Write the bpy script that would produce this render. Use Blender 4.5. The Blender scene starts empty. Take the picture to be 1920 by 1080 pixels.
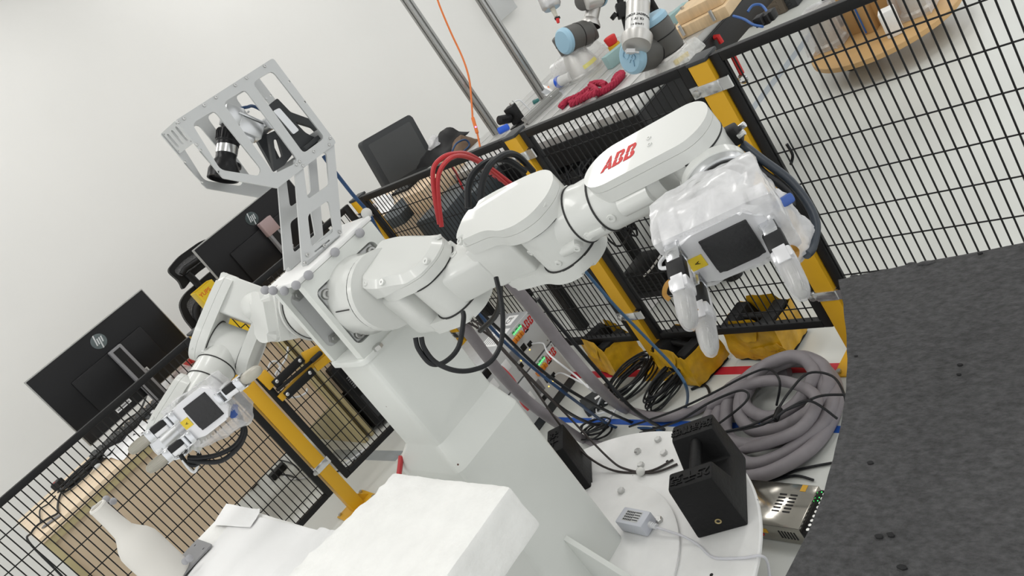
import bpy, bmesh, math, random
from mathutils import Vector, Matrix, noise
rnd = random.Random(7)
SC = bpy.context.scene
COL = SC.collection
V = Vector

# ------------------------------------------------------------------ camera
# world: floor z=0, +y runs to the wire fence, -x runs to the back wall
FPX = 1530.0
R_RIGHT = V((0.614820, -0.103390, -0.781847)).normalized()
R_DOWN = V((0.560379, -0.640313, 0.525336)).normalized()
R_DOWN = (R_DOWN - R_RIGHT * R_DOWN.dot(R_RIGHT)).normalized()
R_FWD = R_RIGHT.cross(R_DOWN).normalized()
CAM = V((0, 0, 1.5206))
# rows above are world->camera columns; rebuild the three camera axes in world space
ROWS = ((0.61482909, 0.56037273, -0.55494828), (-0.10338695, -0.64031831, -0.76111997), (-0.78185442, 0.5253331, -0.3357511))
AX = V(ROWS[0]).normalized()
AZ = V(ROWS[2]); AZ = (AZ - AX * AZ.dot(AX)).normalized()
AY = AZ.cross(AX)
cam_data = bpy.data.cameras.new('camera')
cam_data.sensor_width = 36.0
cam_data.lens = 36.0 * FPX / 1920.0
cam_data.clip_start = 0.05
cam = bpy.data.objects.new('camera', cam_data)
COL.objects.link(cam)
cam.matrix_world = Matrix.Translation(CAM) @ Matrix((AX, -AY, -AZ)).transposed().to_4x4()
SC.camera = cam

# ------------------------------------------------------------------ light and exposure
SC.view_settings.view_transform = 'Standard'
SC.view_settings.look = 'None'
SC.view_settings.gamma = 1.0
SC.view_settings.use_curve_mapping = False
SC.view_settings.exposure = 0.0
W = bpy.data.worlds.new('room_light'); SC.world = W; W.use_nodes = True
W.node_tree.nodes['Background'].inputs[0].default_value = (0.97, 0.98, 0.98, 1)
W.node_tree.nodes['Background'].inputs[1].default_value = 1.2
def area(name, loc, sx, sy, power, rot=(0, 0, 0)):
    l = bpy.data.lights.new(name, 'AREA'); l.shape = 'RECTANGLE'; l.size = sx; l.size_y = sy; l.energy = power
    l.color = (1.0, 0.985, 0.96)
    o = bpy.data.objects.new(name, l); COL.objects.link(o); o.location = loc; o.rotation_euler = rot
    return o
for i, (lx, ly) in enumerate([(-3.2, 0.2), (-1.6, 0.2), (0.6, 0.2), (-3.2, 2.9), (-4.6, -1.2), (-4.6, 1.0), (-4.6, 3.2), (-4.6, 5.4), (-1.6, 2.9), (0.6, 2.9), (-2.4, 5.2), (0.0, 5.2), (-2.4, -2.4), (0, -2.4)]):
    area('ceiling_or_fill_lamp', (lx, ly, 3.05), 0.3, 1.5, 12.5 if lx > -4 else 8)  # room ceiling lamps; the weaker row near the wall is added fill to brighten it

# ------------------------------------------------------------------ ray helpers (photo pixel -> point on a real plane)
def ray(px, py):
    return AX * ((px - 960) / FPX) + AY * ((py - 540) / FPX) + AZ
def on_z(px, py, z=0.0):
    d = ray(px, py); return CAM + d * ((z - CAM.z) / d.z)
def on_y(px, py, y):
    d = ray(px, py); return CAM + d * ((y - CAM.y) / d.y)
def on_x(px, py, x):
    d = ray(px, py); return CAM + d * ((x - CAM.x) / d.x)
def at(px, py, dep):
    return CAM + ray(px, py) * dep
def on_pl(px, py, p, n):
    d = ray(px, py); return CAM + d * ((V(p) - CAM).dot(n) / d.dot(n))

# ------------------------------------------------------------------ materials
MATS = {}
def mat(name, col, rough=0.5, metal=0.0, bump=0.0, bscale=60.0, var=0.0, vscale=8.0, spec=0.5, coat=0.0, emit=0.0, stretch=None, col2=None):
    if name in MATS: return MATS[name]
    m = bpy.data.materials.new(name); m.use_nodes = True
    nt = m.node_tree; b = nt.nodes['Principled BSDF']
    b.inputs['Base Color'].default_value = (*col, 1)
    b.inputs['Roughness'].default_value = rough
    b.inputs['Metallic'].default_value = metal
    b.inputs['Specular IOR Level'].default_value = spec
    b.inputs['Coat Weight'].default_value = coat
    if emit:
        b.inputs['Emission Color'].default_value = (*col, 1); b.inputs['Emission Strength'].default_value = emit
    if var or bump:
        tc = nt.nodes.new('ShaderNodeTexCoord')
        src = tc.outputs['Object']
        if stretch:
            mp = nt.nodes.new('ShaderNodeMapping'); mp.inputs['Scale'].default_value = stretch
            nt.links.new(src, mp.inputs['Vector']); src = mp.outputs['Vector']
    if var:
        n = nt.nodes.new('ShaderNodeTexNoise'); n.inputs['Scale'].default_value = vscale; n.inputs['Detail'].default_value = 5
        nt.links.new(src, n.inputs['Vector'])
        r = nt.nodes.new('ShaderNodeValToRGB')
        r.color_ramp.elements[0].position = 0.3; r.color_ramp.elements[1].position = 0.7
        c2 = col2 if col2 else tuple(min(1, c * (1 + var)) for c in col)
        c1 = col if col2 else tuple(c * (1 - var) for c in col)
        r.color_ramp.elements[0].color = (*c1, 1); r.color_ramp.elements[1].color = (*c2, 1)
        nt.links.new(n.outputs['Fac'], r.inputs['Fac']); nt.links.new(r.outputs['Color'], b.inputs['Base Color'])
    if bump:
        n = nt.nodes.new('ShaderNodeTexNoise'); n.inputs['Scale'].default_value = bscale; n.inputs['Detail'].default_value = 4
        nt.links.new(src, n.inputs['Vector'])
        bn = nt.nodes.new('ShaderNodeBump'); bn.inputs['Strength'].default_value = bump; bn.inputs['Distance'].default_value = 0.004
        nt.links.new(n.outputs['Fac'], bn.inputs['Height']); nt.links.new(bn.outputs['Normal'], b.inputs['Normal'])
    MATS[name] = m
    return m
def film(name, col, alpha=0.35, rough=0.2, bump=0.6, bscale=25.0):
    """thin clear plastic: part see-through, part milky, with gloss"""
    m = bpy.data.materials.new(name); m.use_nodes = True
    nt = m.node_tree; b = nt.nodes['Principled BSDF']; out = nt.nodes['Material Output']
    b.inputs['Base Color'].default_value = (*col, 1); b.inputs['Roughness'].default_value = rough
    b.inputs['Specular IOR Level'].default_value = 0.7
    tr = nt.nodes.new('ShaderNodeBsdfTransparent'); mx = nt.nodes.new('ShaderNodeMixShader')
    tc = nt.nodes.new('ShaderNodeTexCoord'); n = nt.nodes.new('ShaderNodeTexNoise'); n.inputs['Scale'].default_value = bscale
    n.inputs['Detail'].default_value = 5; n.inputs['Distortion'].default_value = 1.2
    nt.links.new(tc.outputs['Object'], n.inputs['Vector'])
    r = nt.nodes.new('ShaderNodeMapRange'); r.inputs['From Min'].default_value = 0.3; r.inputs['From Max'].default_value = 0.75
    r.inputs['To Min'].default_value = alpha * 0.72; r.inputs['To Max'].default_value = min(1, alpha * 1.35)
    nt.links.new(n.outputs['Fac'], r.inputs['Value'])
    n2 = nt.nodes.new('ShaderNodeTexNoise'); n2.noise_type = 'RIDGED_MULTIFRACTAL'; n2.inputs['Scale'].default_value = bscale * .7; n2.inputs['Detail'].default_value = 3; n2.inputs['Distortion'].default_value = .8
    nt.links.new(tc.outputs['Object'], n2.inputs['Vector'])
    lw = nt.nodes.new('ShaderNodeLayerWeight'); lw.inputs['Blend'].default_value = 0.35
    ad = nt.nodes.new('ShaderNodeMath'); ad.operation = 'MULTIPLY_ADD'; ad.inputs[1].default_value = 0.45; ad.use_clamp = True
    nt.links.new(lw.outputs['Facing'], ad.inputs[0]); nt.links.new(r.outputs['Result'], ad.inputs[2])
    bn = nt.nodes.new('ShaderNodeBump'); bn.inputs['Strength'].default_value = bump; bn.inputs['Distance'].default_value = 0.006
    nt.links.new(n2.outputs['Fac'], bn.inputs['Height']); nt.links.new(bn.outputs['Normal'], b.inputs['Normal'])
    nt.links.new(ad.outputs['Value'], mx.inputs['Fac']); nt.links.new(tr.outputs[0], mx.inputs[1]); nt.links.new(b.outputs[0], mx.inputs[2])
    nt.links.new(mx.outputs[0], out.inputs['Surface'])
    MATS[name] = m
    return m

def specks(m, scale, size, share, col=(.10, .04, .03)):
    """sparse dark chips of dirt on a painted surface"""
    nt = m.node_tree; b = nt.nodes['Principled BSDF']
    tc = nt.nodes.new('ShaderNodeTexCoord'); v = nt.nodes.new('ShaderNodeTexVoronoi'); v.inputs['Scale'].default_value = scale
    nt.links.new(tc.outputs['Object'], v.inputs['Vector'])
    a = nt.nodes.new('ShaderNodeMath'); a.operation = 'LESS_THAN'; a.inputs[1].default_value = size; nt.links.new(v.outputs['Distance'], a.inputs[0])
    sp = nt.nodes.new('ShaderNodeSeparateColor'); nt.links.new(v.outputs['Color'], sp.inputs[0])
    g = nt.nodes.new('ShaderNodeMath'); g.operation = 'LESS_THAN'; g.inputs[1].default_value = share; nt.links.new(sp.outputs[0], g.inputs[0])
    k = nt.nodes.new('ShaderNodeMath'); k.operation = 'MULTIPLY'; nt.links.new(a.outputs[0], k.inputs[0]); nt.links.new(g.outputs[0], k.inputs[1])
    mx = nt.nodes.new('ShaderNodeMix'); mx.data_type = 'RGBA'; nt.links.new(k.outputs[0], mx.inputs['Factor'])
    src = b.inputs['Base Color'].links[0].from_socket if b.inputs['Base Color'].links else None
    if src: nt.links.new(src, mx.inputs['A'])
    else: mx.inputs['A'].default_value = b.inputs['Base Color'].default_value
    mx.inputs['B'].default_value = (*col, 1); nt.links.new(mx.outputs['Result'], b.inputs['Base Color'])

# ------------------------------------------------------------------ object helpers
ROOT = {}
def top(name, label, cat, loc=(0, 0, 0), group=None):
    o = bpy.data.objects.new(name, None); COL.objects.link(o); o.location = loc; o.empty_display_size = 0.05
    o['label'] = label; o['category'] = cat
    if group: o['group'] = group
    ROOT[o.name] = V(loc)
    return o
def tag(o, label, cat, group=None):
    o['label'] = label; o['category'] = cat
    if group: o['group'] = group
    return o
def obj(name, bm, m, parent=None, angle=38, label=None, kind=None, origin=None):
    """link a bmesh (world coordinates) as one mesh object"""
    L = V((0, 0, 0))
    if parent is not None:
        L = ROOT.get(parent.name, V((0, 0, 0)))
    elif origin is not None:
        L = V(origin)
    elif bm.verts:
        xs = [v.co for v in bm.verts]
        L = V((sum(c.x for c in xs) / len(xs), sum(c.y for c in xs) / len(xs), min(c.z for c in xs)))
    me = bpy.data.meshes.new(name)
    bmesh.ops.recalc_face_normals(bm, faces=bm.faces)
    bmesh.ops.translate(bm, verts=bm.verts, vec=-L)
    bm.to_mesh(me); bm.free()
    if angle:
        me.shade_smooth(); me.set_sharp_from_angle(angle=math.radians(angle))
    if isinstance(m, (list, tuple)):
        for mm in m: me.materials.append(mm)
    else: me.materials.append(m)
    o = bpy.data.objects.new(name, me); COL.objects.link(o)
    if parent is not None:
        o.parent = parent
    else:
        o.location = L
    ROOT[o.name] = L
    if label: o['label'] = label
    if kind: o['kind'] = kind
    return o
def struct(name, bm, m, parent=None, angle=30):
    o = obj(name, bm, m, parent, angle)
    o['kind'] = 'structure'
    return o
def BM(): return bmesh.new()
def frame(o, z, x=None):
    """4x4 with local z along z and local x as near x as possible"""
    z = V(z).normalized()
    x = V(x) if x is not None else (V((1, 0, 0)) if abs(z.x) < 0.8 else V((0, 1, 0)))
    x = (x - z * x.dot(z)).normalized(); y = z.cross(x)
    return Matrix.Translation(V(o)) @ Matrix((x, y, z)).transposed().to_4x4()
def merge(bm, b2, M=None):
    if M is not None: bmesh.ops.transform(b2, matrix=M, verts=b2.verts)
    me = bpy.data.meshes.new('tmp'); b2.to_mesh(me); b2.free(); bm.from_mesh(me); bpy.data.meshes.remove(me)
def box(bm, c, s, M=None, bev=0.0, seg=2):
    b2 = BM(); bmesh.ops.create_cube(b2, size=1.0)
    bmesh.ops.scale(b2, vec=V(s), verts=b2.verts)
    if bev: bmesh.ops.bevel(b2, geom=b2.edges[:], offset=bev, segments=seg, profile=0.5, affect='EDGES')
    T = Matrix.Translation(V(c))
    merge(bm, b2, (M @ T) if M is not None else T)
    return bm
def bx(bm, a, b, bev=0.0, M=None):
    a = V(a); b = V(b)
    return box(bm, (a + b) / 2, [abs(b[i] - a[i]) for i in range(3)], M, bev)
def hexa(bm, p8):
    """8 points: bottom loop 4, top loop 4"""
    vs = [bm.verts.new(p) for p in p8]
    for f in ((3, 2, 1, 0), (4, 5, 6, 7), (0, 1, 5, 4), (1, 2, 6, 5), (2, 3, 7, 6), (3, 0, 4, 7)):
        bm.faces.new([vs[i] for i in f])
def prism(bm, pts, h0, h1, M=None, bev=0.0, seg=3, both=False, bevb=0.0):
    """extrude a 2D outline along local z; bevel the top rim (and bottom rim)"""
    b2 = BM()
    bot = [b2.verts.new((p[0], p[1], h0)) for p in pts]; tp = [b2.verts.new((p[0], p[1], h1)) for p in pts]
    n = len(pts)
    fb = b2.faces.new(bot[::-1]); ft = b2.faces.new(tp)
    for i in range(n):
        b2.faces.new((bot[i], bot[(i + 1) % n], tp[(i + 1) % n], tp[i]))
    if bev or bevb:
        et = list(ft.edges); eb = list(fb.edges)
        if bev: bmesh.ops.bevel(b2, geom=et, offset=bev, segments=seg, profile=0.5, affect='EDGES', clamp_overlap=True)
        if both or bevb:
            eb = [e for e in eb if e.is_valid]
            bmesh.ops.bevel(b2, geom=eb, offset=bevb or bev, segments=seg, profile=0.5, affect='EDGES', clamp_overlap=True)
    merge(bm, b2, M)
    return bm
def cyl(bm, p0, p1, r0, r1=None, seg=24, cap=True, bev=0.0):
    p0 = V(p0); p1 = V(p1); r1 = r0 if r1 is None else r1
    d = p1 - p0
    if bev: return lathe(bm, [(0, 0), (r0 - bev, 0), (r0 - .3 * bev, .3 * bev), (r0, bev), (r1, d.length - bev), (r1 - .3 * bev, d.length - .3 * bev), (r1 - bev, d.length), (0, d.length)], p0, d, seg)
    b2 = BM(); bmesh.ops.create_cone(b2, cap_ends=cap, segments=seg, radius1=r0, radius2=r1, depth=d.length)
    merge(bm, b2, frame((p0 + p1) / 2, d)); return bm
def lathe(bm, prof, o, axis, seg=28, x=None, a0=0.0, a1=2 * math.pi):
    """revolve (r,h) profile"""
    M = frame(o, axis, x); rings = []
    full = abs(a1 - a0 - 2 * math.pi) < 1e-6
    ns = seg if full else seg + 1
    for r, h in prof:
        if r < 1e-6: rings.append([bm.verts.new(M @ V((0, 0, h)))])
        else: rings.append([bm.verts.new(M @ V((r * math.cos(a0 + (a1 - a0) * i / seg), r * math.sin(a0 + (a1 - a0) * i / seg), h))) for i in range(ns)])
    for A, B in zip(rings, rings[1:]):
        m = seg
        for i in range(m):
            j = (i + 1) % ns if full else i + 1
            if len(A) == 1 and len(B) == 1: continue
            if len(A) == 1: bm.faces.new((A[0], B[j], B[i]))
            elif len(B) == 1: bm.faces.new((A[i], A[j], B[0]))
            else: bm.faces.new((A[i], A[j], B[j], B[i]))
    return bm
def ball(bm, c, r, sx=(1, 1, 1), M=None, seg=20):
    b2 = BM(); bmesh.ops.create_uvsphere(b2, u_segments=seg, v_segments=seg // 2 + 2, radius=r)
    bmesh.ops.scale(b2, vec=V(sx), verts=b2.verts)
    T = Matrix.Translation(V(c))
    merge(bm, b2, T @ M if M is not None else T); return bm
def catmull(pts, k=6, closed=False):
    P = [V(p) for p in pts]; n = len(P); out = []
    if n < 3: return P
    rng = range(n) if closed else range(n - 1)
    for i in rng:
        if closed: a, b, c, d = P[(i - 1) % n], P[i], P[(i + 1) % n], P[(i + 2) % n]
        else: a, b, c, d = P[max(i - 1, 0)], P[i], P[i + 1], P[min(i + 2, n - 1)]
        for j in range(k):
            t = j / k
            out.append(0.5 * ((2 * b) + (c - a) * t + (2 * a - 5 * b + 4 * c - d) * t * t + (3 * b - a - 3 * c + d) * t ** 3))
    if not closed: out.append(P[-1])
    return out
def tube(bm, pts, r, seg=8, k=6, closed=False, smooth=True):
    P = catmull(pts, k, closed) if smooth else [V(p) for p in pts]
    n = len(P); rings = []; nrm = None
    for i in range(n):
        if closed: t = P[(i + 1) % n] - P[i - 1]
        else: t = P[min(i + 1, n - 1)] - P[max(i - 1, 0)]
        if t.length < 1e-9: t = V((0, 0, 1))
        t.normalize()
        if nrm is None: nrm = t.orthogonal().normalized()
        nrm = (nrm - t * nrm.dot(t))
        nrm = nrm.normalized() if nrm.length > 1e-6 else t.orthogonal().normalized()
        bn = t.cross(nrm)
        rr = r(i / max(1, n - 1)) if callable(r) else r
        rings.append([bm.verts.new(P[i] + (nrm * math.cos(2 * math.pi * j / seg) + bn * math.sin(2 * math.pi * j / seg)) * rr) for j in range(seg)])
    m = n if closed else n - 1
    for i in range(m):
        A, B = rings[i], rings[(i + 1) % n]
        for j in range(seg): bm.faces.new((A[j], A[(j + 1) % seg], B[(j + 1) % seg], B[j]))
    if not closed:
        bm.faces.new(rings[0][::-1]); bm.faces.new(rings[-1])
    return bm
def ribbon(bm, pts, w, up, t=0.002, k=6):
    """flat strip swept along pts; up gives the strip's face normal"""
    P = catmull(pts, k); up = V(up); n = len(P); R = []
    for i in range(n):
        tg = (P[min(i + 1, n - 1)] - P[max(i - 1, 0)]).normalized(); s = tg.cross(up).normalized(); u = s.cross(tg).normalized()
        R.append([bm.verts.new(P[i] + s * (a * w / 2) + u * (b * t / 2)) for a, b in ((-1, -1), (1, -1), (1, 1), (-1, 1))])
    for A, B in zip(R, R[1:]):
        for j in range(4): bm.faces.new((A[j], A[(j + 1) % 4], B[(j + 1) % 4], B[j]))
    bm.faces.new(R[0][::-1]); bm.faces.new(R[-1]); return bm
def rrect(w, h, r, n=5, cx=0, cy=0):
    out = []
    for sx, sy, a in ((1, 1, 0), (-1, 1, 90), (-1, -1, 180), (1, -1, 270)):
        for i in range(n + 1):
            t = math.radians(a + 90 * i / n)
            out.append((cx + sx * (w / 2 - r) + r * math.cos(t), cy + sy * (h / 2 - r) + r * math.sin(t)))
    return out
def roundpoly(pts, r, n=4):
    out = []; m = len(pts)
    rs = r if isinstance(r, (list, tuple)) else [r] * m
    for i in range(m):
        p = V(pts[i]).to_2d(); a = V(pts[i - 1]).to_2d(); b = V(pts[(i + 1) % m]).to_2d()
        u = (a - p); v = (b - p); d = min(rs[i], u.length * .48, v.length * .48)
        if d < 1e-5: out.append((p.x, p.y)); continue
        p1 = p + u.normalized() * d; p2 = p + v.normalized() * d
        for j in range(n + 1):
            t = j / n; q = p1 * (1 - t) ** 2 + p * 2 * t * (1 - t) + p2 * t * t
            out.append((q.x, q.y))
    return out
def curve_mesh(loops, t):
    cu = bpy.data.curves.new('tmp', 'CURVE'); cu.dimensions = '2D'; cu.fill_mode = 'BOTH'; cu.extrude = t / 2
    for L in loops:
        s = cu.splines.new('POLY'); s.points.add(len(L) - 1)
        for i, p in enumerate(L): s.points[i].co = (p[0], p[1], 0, 1)
        s.use_cyclic_u = True
    o = bpy.data.objects.new('tmp', cu); me = bpy.data.meshes.new_from_object(o)
    b2 = BM(); b2.from_mesh(me); bpy.data.objects.remove(o); bpy.data.curves.remove(cu); bpy.data.meshes.remove(me)
    bmesh.ops.remove_doubles(b2, verts=b2.verts, dist=1e-6)
    return b2
def plate(bm, outer, holes, t, M):
    """flat plate with holes; 2D loops in local xy, thickness along local z"""
    merge(bm, curve_mesh([outer] + list(holes), t), M); return bm
def text(bm, s, size, M, t=0.0006, ax='CENTER', shear=0.0, sx=1.0, bold=0.0):
    cu = bpy.data.curves.new('tmp', 'FONT'); cu.body = s; cu.size = size; cu.align_x = ax; cu.align_y = 'CENTER'; cu.extrude = t / 2; cu.shear = shear
    cu.offset = bold
    cu.resolution_u = 3
    o = bpy.data.objects.new('tmp', cu); me = bpy.data.meshes.new_from_object(o)
    b2 = BM(); b2.from_mesh(me); bpy.data.objects.remove(o); bpy.data.curves.remove(cu); bpy.data.meshes.remove(me)
    if sx != 1.0: bmesh.ops.scale(b2, vec=V((sx, 1, 1)), verts=b2.verts)
    merge(bm, b2, M); return bm
def screw(parent, p, axis, r=0.005, name='screw', m=None, h=0.004):
    bm = BM(); axis = V(axis).normalized(); p = V(p)
    lathe(bm, [(0, 0), (r, 0), (r, h * .8), (r * .85, h), (r * .5, h), (r * .5, h * .35), (0, h * .35)], p, axis, 12)
    return obj(name, bm, m or STEEL, parent)
def copy_tree(o, parent=None):
    c = o.copy(); COL.objects.link(c); c.parent = parent
    ROOT[c.name] = ROOT.get(o.name, V((0, 0, 0)))
    for ch in list(o.children): copy_tree(ch, c)
    return c

# ------------------------------------------------------------------ palette
WHITE = mat('robot_white_paint', (0.69, 0.70, 0.675), 0.28, coat=0.3)
WHITE2 = mat('pedestal_grey_white_paint', (0.73, 0.75, 0.72), 0.35, var=0.03, vscale=5)
DISCW = mat('disc_white_paint', (0.86, 0.86, 0.85), 0.4, var=0.05, vscale=14)
ALU = mat('brushed_aluminium', (0.56, 0.57, 0.57), 0.42, 0.35, bump=0.06, bscale=200, stretch=(1, 1, 12))
ALU2 = mat('machined_aluminium', (0.62, 0.63, 0.64), 0.3, 0.9)
STEEL = mat('steel_screw', (0.55, 0.55, 0.54), 0.28, 1.0)
CHROME = mat('bright_zinc', (0.70, 0.70, 0.70), 0.2, 0.95)
BLACKP = mat('black_powder_coat', (0.009, 0.009, 0.0095), 0.5, spec=.3)
BLACKR = mat('black_rubber', (0.011, 0.011, 0.012), 0.5, spec=.35)
BLACKG = mat('black_gloss_plastic', (0.008, 0.008, 0.009), 0.35, spec=.25)
DKGREY = mat('dark_grey_plastic', (0.042, 0.045, 0.048), 0.5, spec=.35)
MIDGREY = mat('mid_grey_plastic', (0.20, 0.20, 0.21), 0.5)
LTGREY = mat('light_grey_plastic', (0.55, 0.56, 0.56), 0.45)
YEL = mat('yellow_paint', (0.68, 0.37, 0.012), 0.42)
YEL2 = mat('yellow_tape', (0.55, 0.31, 0.012), 0.35, bump=0.5, bscale=30, var=0.25, vscale=20)
RED = mat('red_ink', (0.62, 0.02, 0.02), 0.5)
REDC = mat('red_cable_sheath', (0.50, 0.035, 0.04), 0.4)
BLUEC = mat('dark_blue_cable_sheath', (0.015, 0.06, 0.16), 0.4)
BLACKC = mat('black_cable_sheath', (0.009, 0.010, 0.012), 0.45, spec=.35)
WHITEC = mat('white_cable_sheath', (0.72, 0.73, 0.75), 0.45)
GREYC = mat('grey_conduit', (0.24, 0.22, 0.235), 0.55, var=0.06, vscale=30)
ORANGEC = mat('orange_cable_sheath', (0.80, 0.20, 0.04), 0.45)
WOOD = mat('pale_wood', (0.66, 0.50, 0.34), 0.55, var=0.10, vscale=3, stretch=(2, 2, 30))
WOODP = mat('beige_desk_laminate', (0.68, 0.54, 0.385), 0.5, var=0.05, vscale=2)
WOODT = mat('pale_desk_top', (0.80, 0.64, 0.46), 0.45, var=0.06, vscale=3, stretch=(14, 1.2, 1))
CARD = mat('brown_cardboard', (0.36, 0.22, 0.11), 0.8, var=0.08)
FOAMW = mat('white_foam', (0.88, 0.88, 0.86), 0.85, bump=0.5, bscale=90, var=0.03, vscale=25)
PAPER = mat('white_paper', (0.86, 0.86, 0.86), 0.7, var=0.02)
RUBG = mat('grey_marker_ball', (0.36, 0.36, 0.38), 0.85, bump=0.15, bscale=300)
def off(pts, d):
    """inset a 2D outline towards its centre"""
    c = sum((V(p).to_2d() for p in pts), V((0, 0))) / len(pts)
    return [tuple(c + (V(p).to_2d() - c) * (1 - d / max(1e-6, (V(p).to_2d() - c).length))) for p in pts]

specks(DISCW, 34, .085, .30); specks(WHITE2, 22, .045, .25)
# ------------------------------------------------------------------ setting
def floor_mat():
    m = mat('pale_epoxy_floor', (0.66, 0.675, 0.645), 0.32, var=0.05, vscale=1.3, bump=0.02, bscale=12)
    return m
bm = BM(); bx(bm, (-8.0, -6, -0.1), (6.0, 9.0, 0.0)); struct('floor', bm, floor_mat())
WALLM = mat('off_white_wall_paint', (0.80, 0.795, 0.775), 0.75, var=0.02, vscale=1.2, bump=0.05, bscale=40)
WALL_AZ = math.radians(86)
def wallx(y): return -5.40 + y * math.cos(WALL_AZ) / math.sin(WALL_AZ)
bm = BM()
hexa(bm, [(wallx(-6) - .15, -6, 0), (wallx(-6), -6, 0), (wallx(9), 9, 0), (wallx(9) - .15, 9, 0), (wallx(-6) - .15, -6, 3.2), (wallx(-6), -6, 3.2), (wallx(9), 9, 3.2), (wallx(9) - .15, 9, 3.2)])
struct('wall_left', bm, WALLM)
bm = BM(); bx(bm, (-8.0, -6, 3.2), (6.0, 9, 3.3)); struct('ceiling', bm, mat('ceiling_white', (0.8, 0.8, 0.8), 0.8))
# floor marking tapes
bm = BM(); bx(bm, (-3.1, 1.635, 0.0), (-1.0, 1.672, 0.0012)); o = struct('trim_1', bm, mat('red_floor_tape', (0.55, 0.02, 0.04), 0.45)); o['label'] = 'red tape line on the floor under the wire fence'
bm = BM(); bx(bm, (-3.0, 1.395, 0.0), (-1.0, 1.42, 0.0012)); o = struct('trim_2', bm, mat('blue_floor_tape', (0.02, 0.10, 0.45), 0.45)); o['label'] = 'blue tape line on the floor in front of the fence'
a = on_z(1410, 205, 0.0); b = on_z(1500, 90, 0.0)
bm = BM(); M = frame(a, (0, 0, 1), b - a); bx(bm, (-.3, -.03, 0), ((b - a).length + .6, .03, .0012), M=M); o = struct('trim_3', bm, mat('pale_blue_floor_tape', (0.42, 0.47, 0.52), 0.4))
o['label'] = 'pale blue tape line on the floor beyond the right fence panel'

# ------------------------------------------------------------------ wire fence
FY = 1.66
FTOP = 1.025
PX = {'C': (-2.014, -1.957), 'D': (-1.262, -1.205)}
LAZ = math.radians(86.0)
LDIR = V((math.cos(LAZ), math.sin(LAZ), 0))
LNRM = V((math.sin(LAZ), -math.cos(LAZ), 0))      # towards the camera (+x)
def fence_post(o, xd, label, h=FTOP, foot=True):
    """square post with black cap, base plate and two zinc clamps; o is the near corner, xd the run of the fence"""
    xd = V(xd).normalized(); M = frame(o, (0, 0, 1), xd)
    t = top('fence_post', label, 'fence post', V(o), 'yellow fence posts')
    bm = BM(); bx(bm, (0, 0, 0.006), (.058, .058, h - .012), bev=.003, M=M); obj('post_tube', bm, YEL, t)
    bm = BM(); bx(bm, (-.002, -.002, h - .013), (.060, .060, h - .002), bev=.003, M=M); obj('post_cap', bm, DKGREY, t)
    bm = BM(); bx(bm, (-.05, -.05, 0), (.108, .108, .007), bev=.002, M=M)
    for g in (0, 1):
        hexa(bm, [M @ V(p) for p in ((.058, .024, .007), (.058, .032, .007), (.10, .032, .007), (.10, .024, .007), (.058, .024, .05), (.058, .032, .05), (.06, .032, .05), (.06, .024, .05))]) if g else None
    obj('base_plate', bm, YEL, t)
    for px_, py_ in ((-.035, -.035), (.093, -.035), (-.035, .093), (.093, .093)):
        bm = BM(); cyl(bm, M @ V((px_, py_, .006)), M @ V((px_, py_, .016)), .008, seg=6); obj('anchor_bolt', bm, STEEL, t)
    for z in (h - .082, .262):
        bm = BM()
        bx(bm, (-.003, -.003, z - .016), (.061, .061, z + .016), bev=.002, M=M)
        bx(bm, (-.03, .004, z - .016), (.0, .010, z + .016), M=M)
        bx(bm, (.061, .0, z - .016), (.09, .006, z + .016), M=M)
        c = obj('clamp', bm, CHROME, t)
        bm = BM(); cyl(bm, M @ V((-.012, -.008, z)), M @ V((-.012, .004, z)), .010, seg=12, bev=.002); obj('clamp_bolt', bm, STEEL, c)
    return t
def fence_panel(p0, p1, z0, z1, label, name='wire_fence', cat='fence', pitch=.0252, vp=.1005, fr=.028, holes=True, zoff=0.0, rail=None):
    p0 = V(p0); p1 = V(p1); d = (p1 - p0); L = d.length; M = frame(p0, (0, 0, 1), d)
    t = top(name, label, cat, p0)
    f2 = fr * .8
    for nm, a, b in (('frame_stile', (0, 0, z0), (fr, f2, z1)), ('frame_stile', (L - fr, 0, z0), (L, f2, z1)),
                     ('frame_rail', (fr, 0, z1 - fr * .9), (L - fr, f2, z1)), ('frame_rail', (fr, 0, z0), (L - fr, f2, z0 + fr * .9))):
        bm = BM(); bx(bm, a, b, bev=.002, M=M); obj(nm, bm, BLACKP, t)
    bm = BM(); r = .0022
    n = int((L - 2 * fr) / pitch); off = (L - n * pitch) / 2
    for i in range(n + 1):
        x = off + i * pitch
        if x < fr * .6 or x > L - fr * .6: continue
        cyl(bm, M @ V((x, f2 * .35, z0 + .01)), M @ V((x, f2 * .35, z1 - .01)), r, seg=6, cap=False)
    z = z1 - fr - .078 + zoff
    while z > z0 + fr + .01:
        cyl(bm, M @ V((.01, f2 * .35 + .004, z)), M @ V((L - .01, f2 * .35 + .004, z)), r, seg=6, cap=False); z -= vp
    obj('wire_mesh', bm, BLACKP, t, kind='stuff')
    return t
fence_post((PX['C'][0], FY, 0), (1, 0, 0), 'yellow square fence post rising behind the robot shoulder, middle of the long fence')
fence_post((PX['D'][0], FY, 0), (1, 0, 0), 'yellow square fence post behind the plastic wrapped gripper hand, nearest to the dark foam sheet')
PA = V((-3.205, .834, 0)); PB = V((-3.085, 1.66, 0))
fence_post(PA - LNRM * .0, LDIR, 'yellow square fence post left of the pedestal, hinge side of the wire gate')
fence_post((PB.x, FY, 0), (1, 0, 0), 'yellow square fence post at the fence corner, seen past the camera head neck')
fence_panel((PX['C'][1] + .012, FY + .012, 0), (PX['D'][0] - .010, FY + .012, 0), .14, 1.018, 'black wire mesh fence panel between the two yellow posts behind the right arm')
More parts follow.
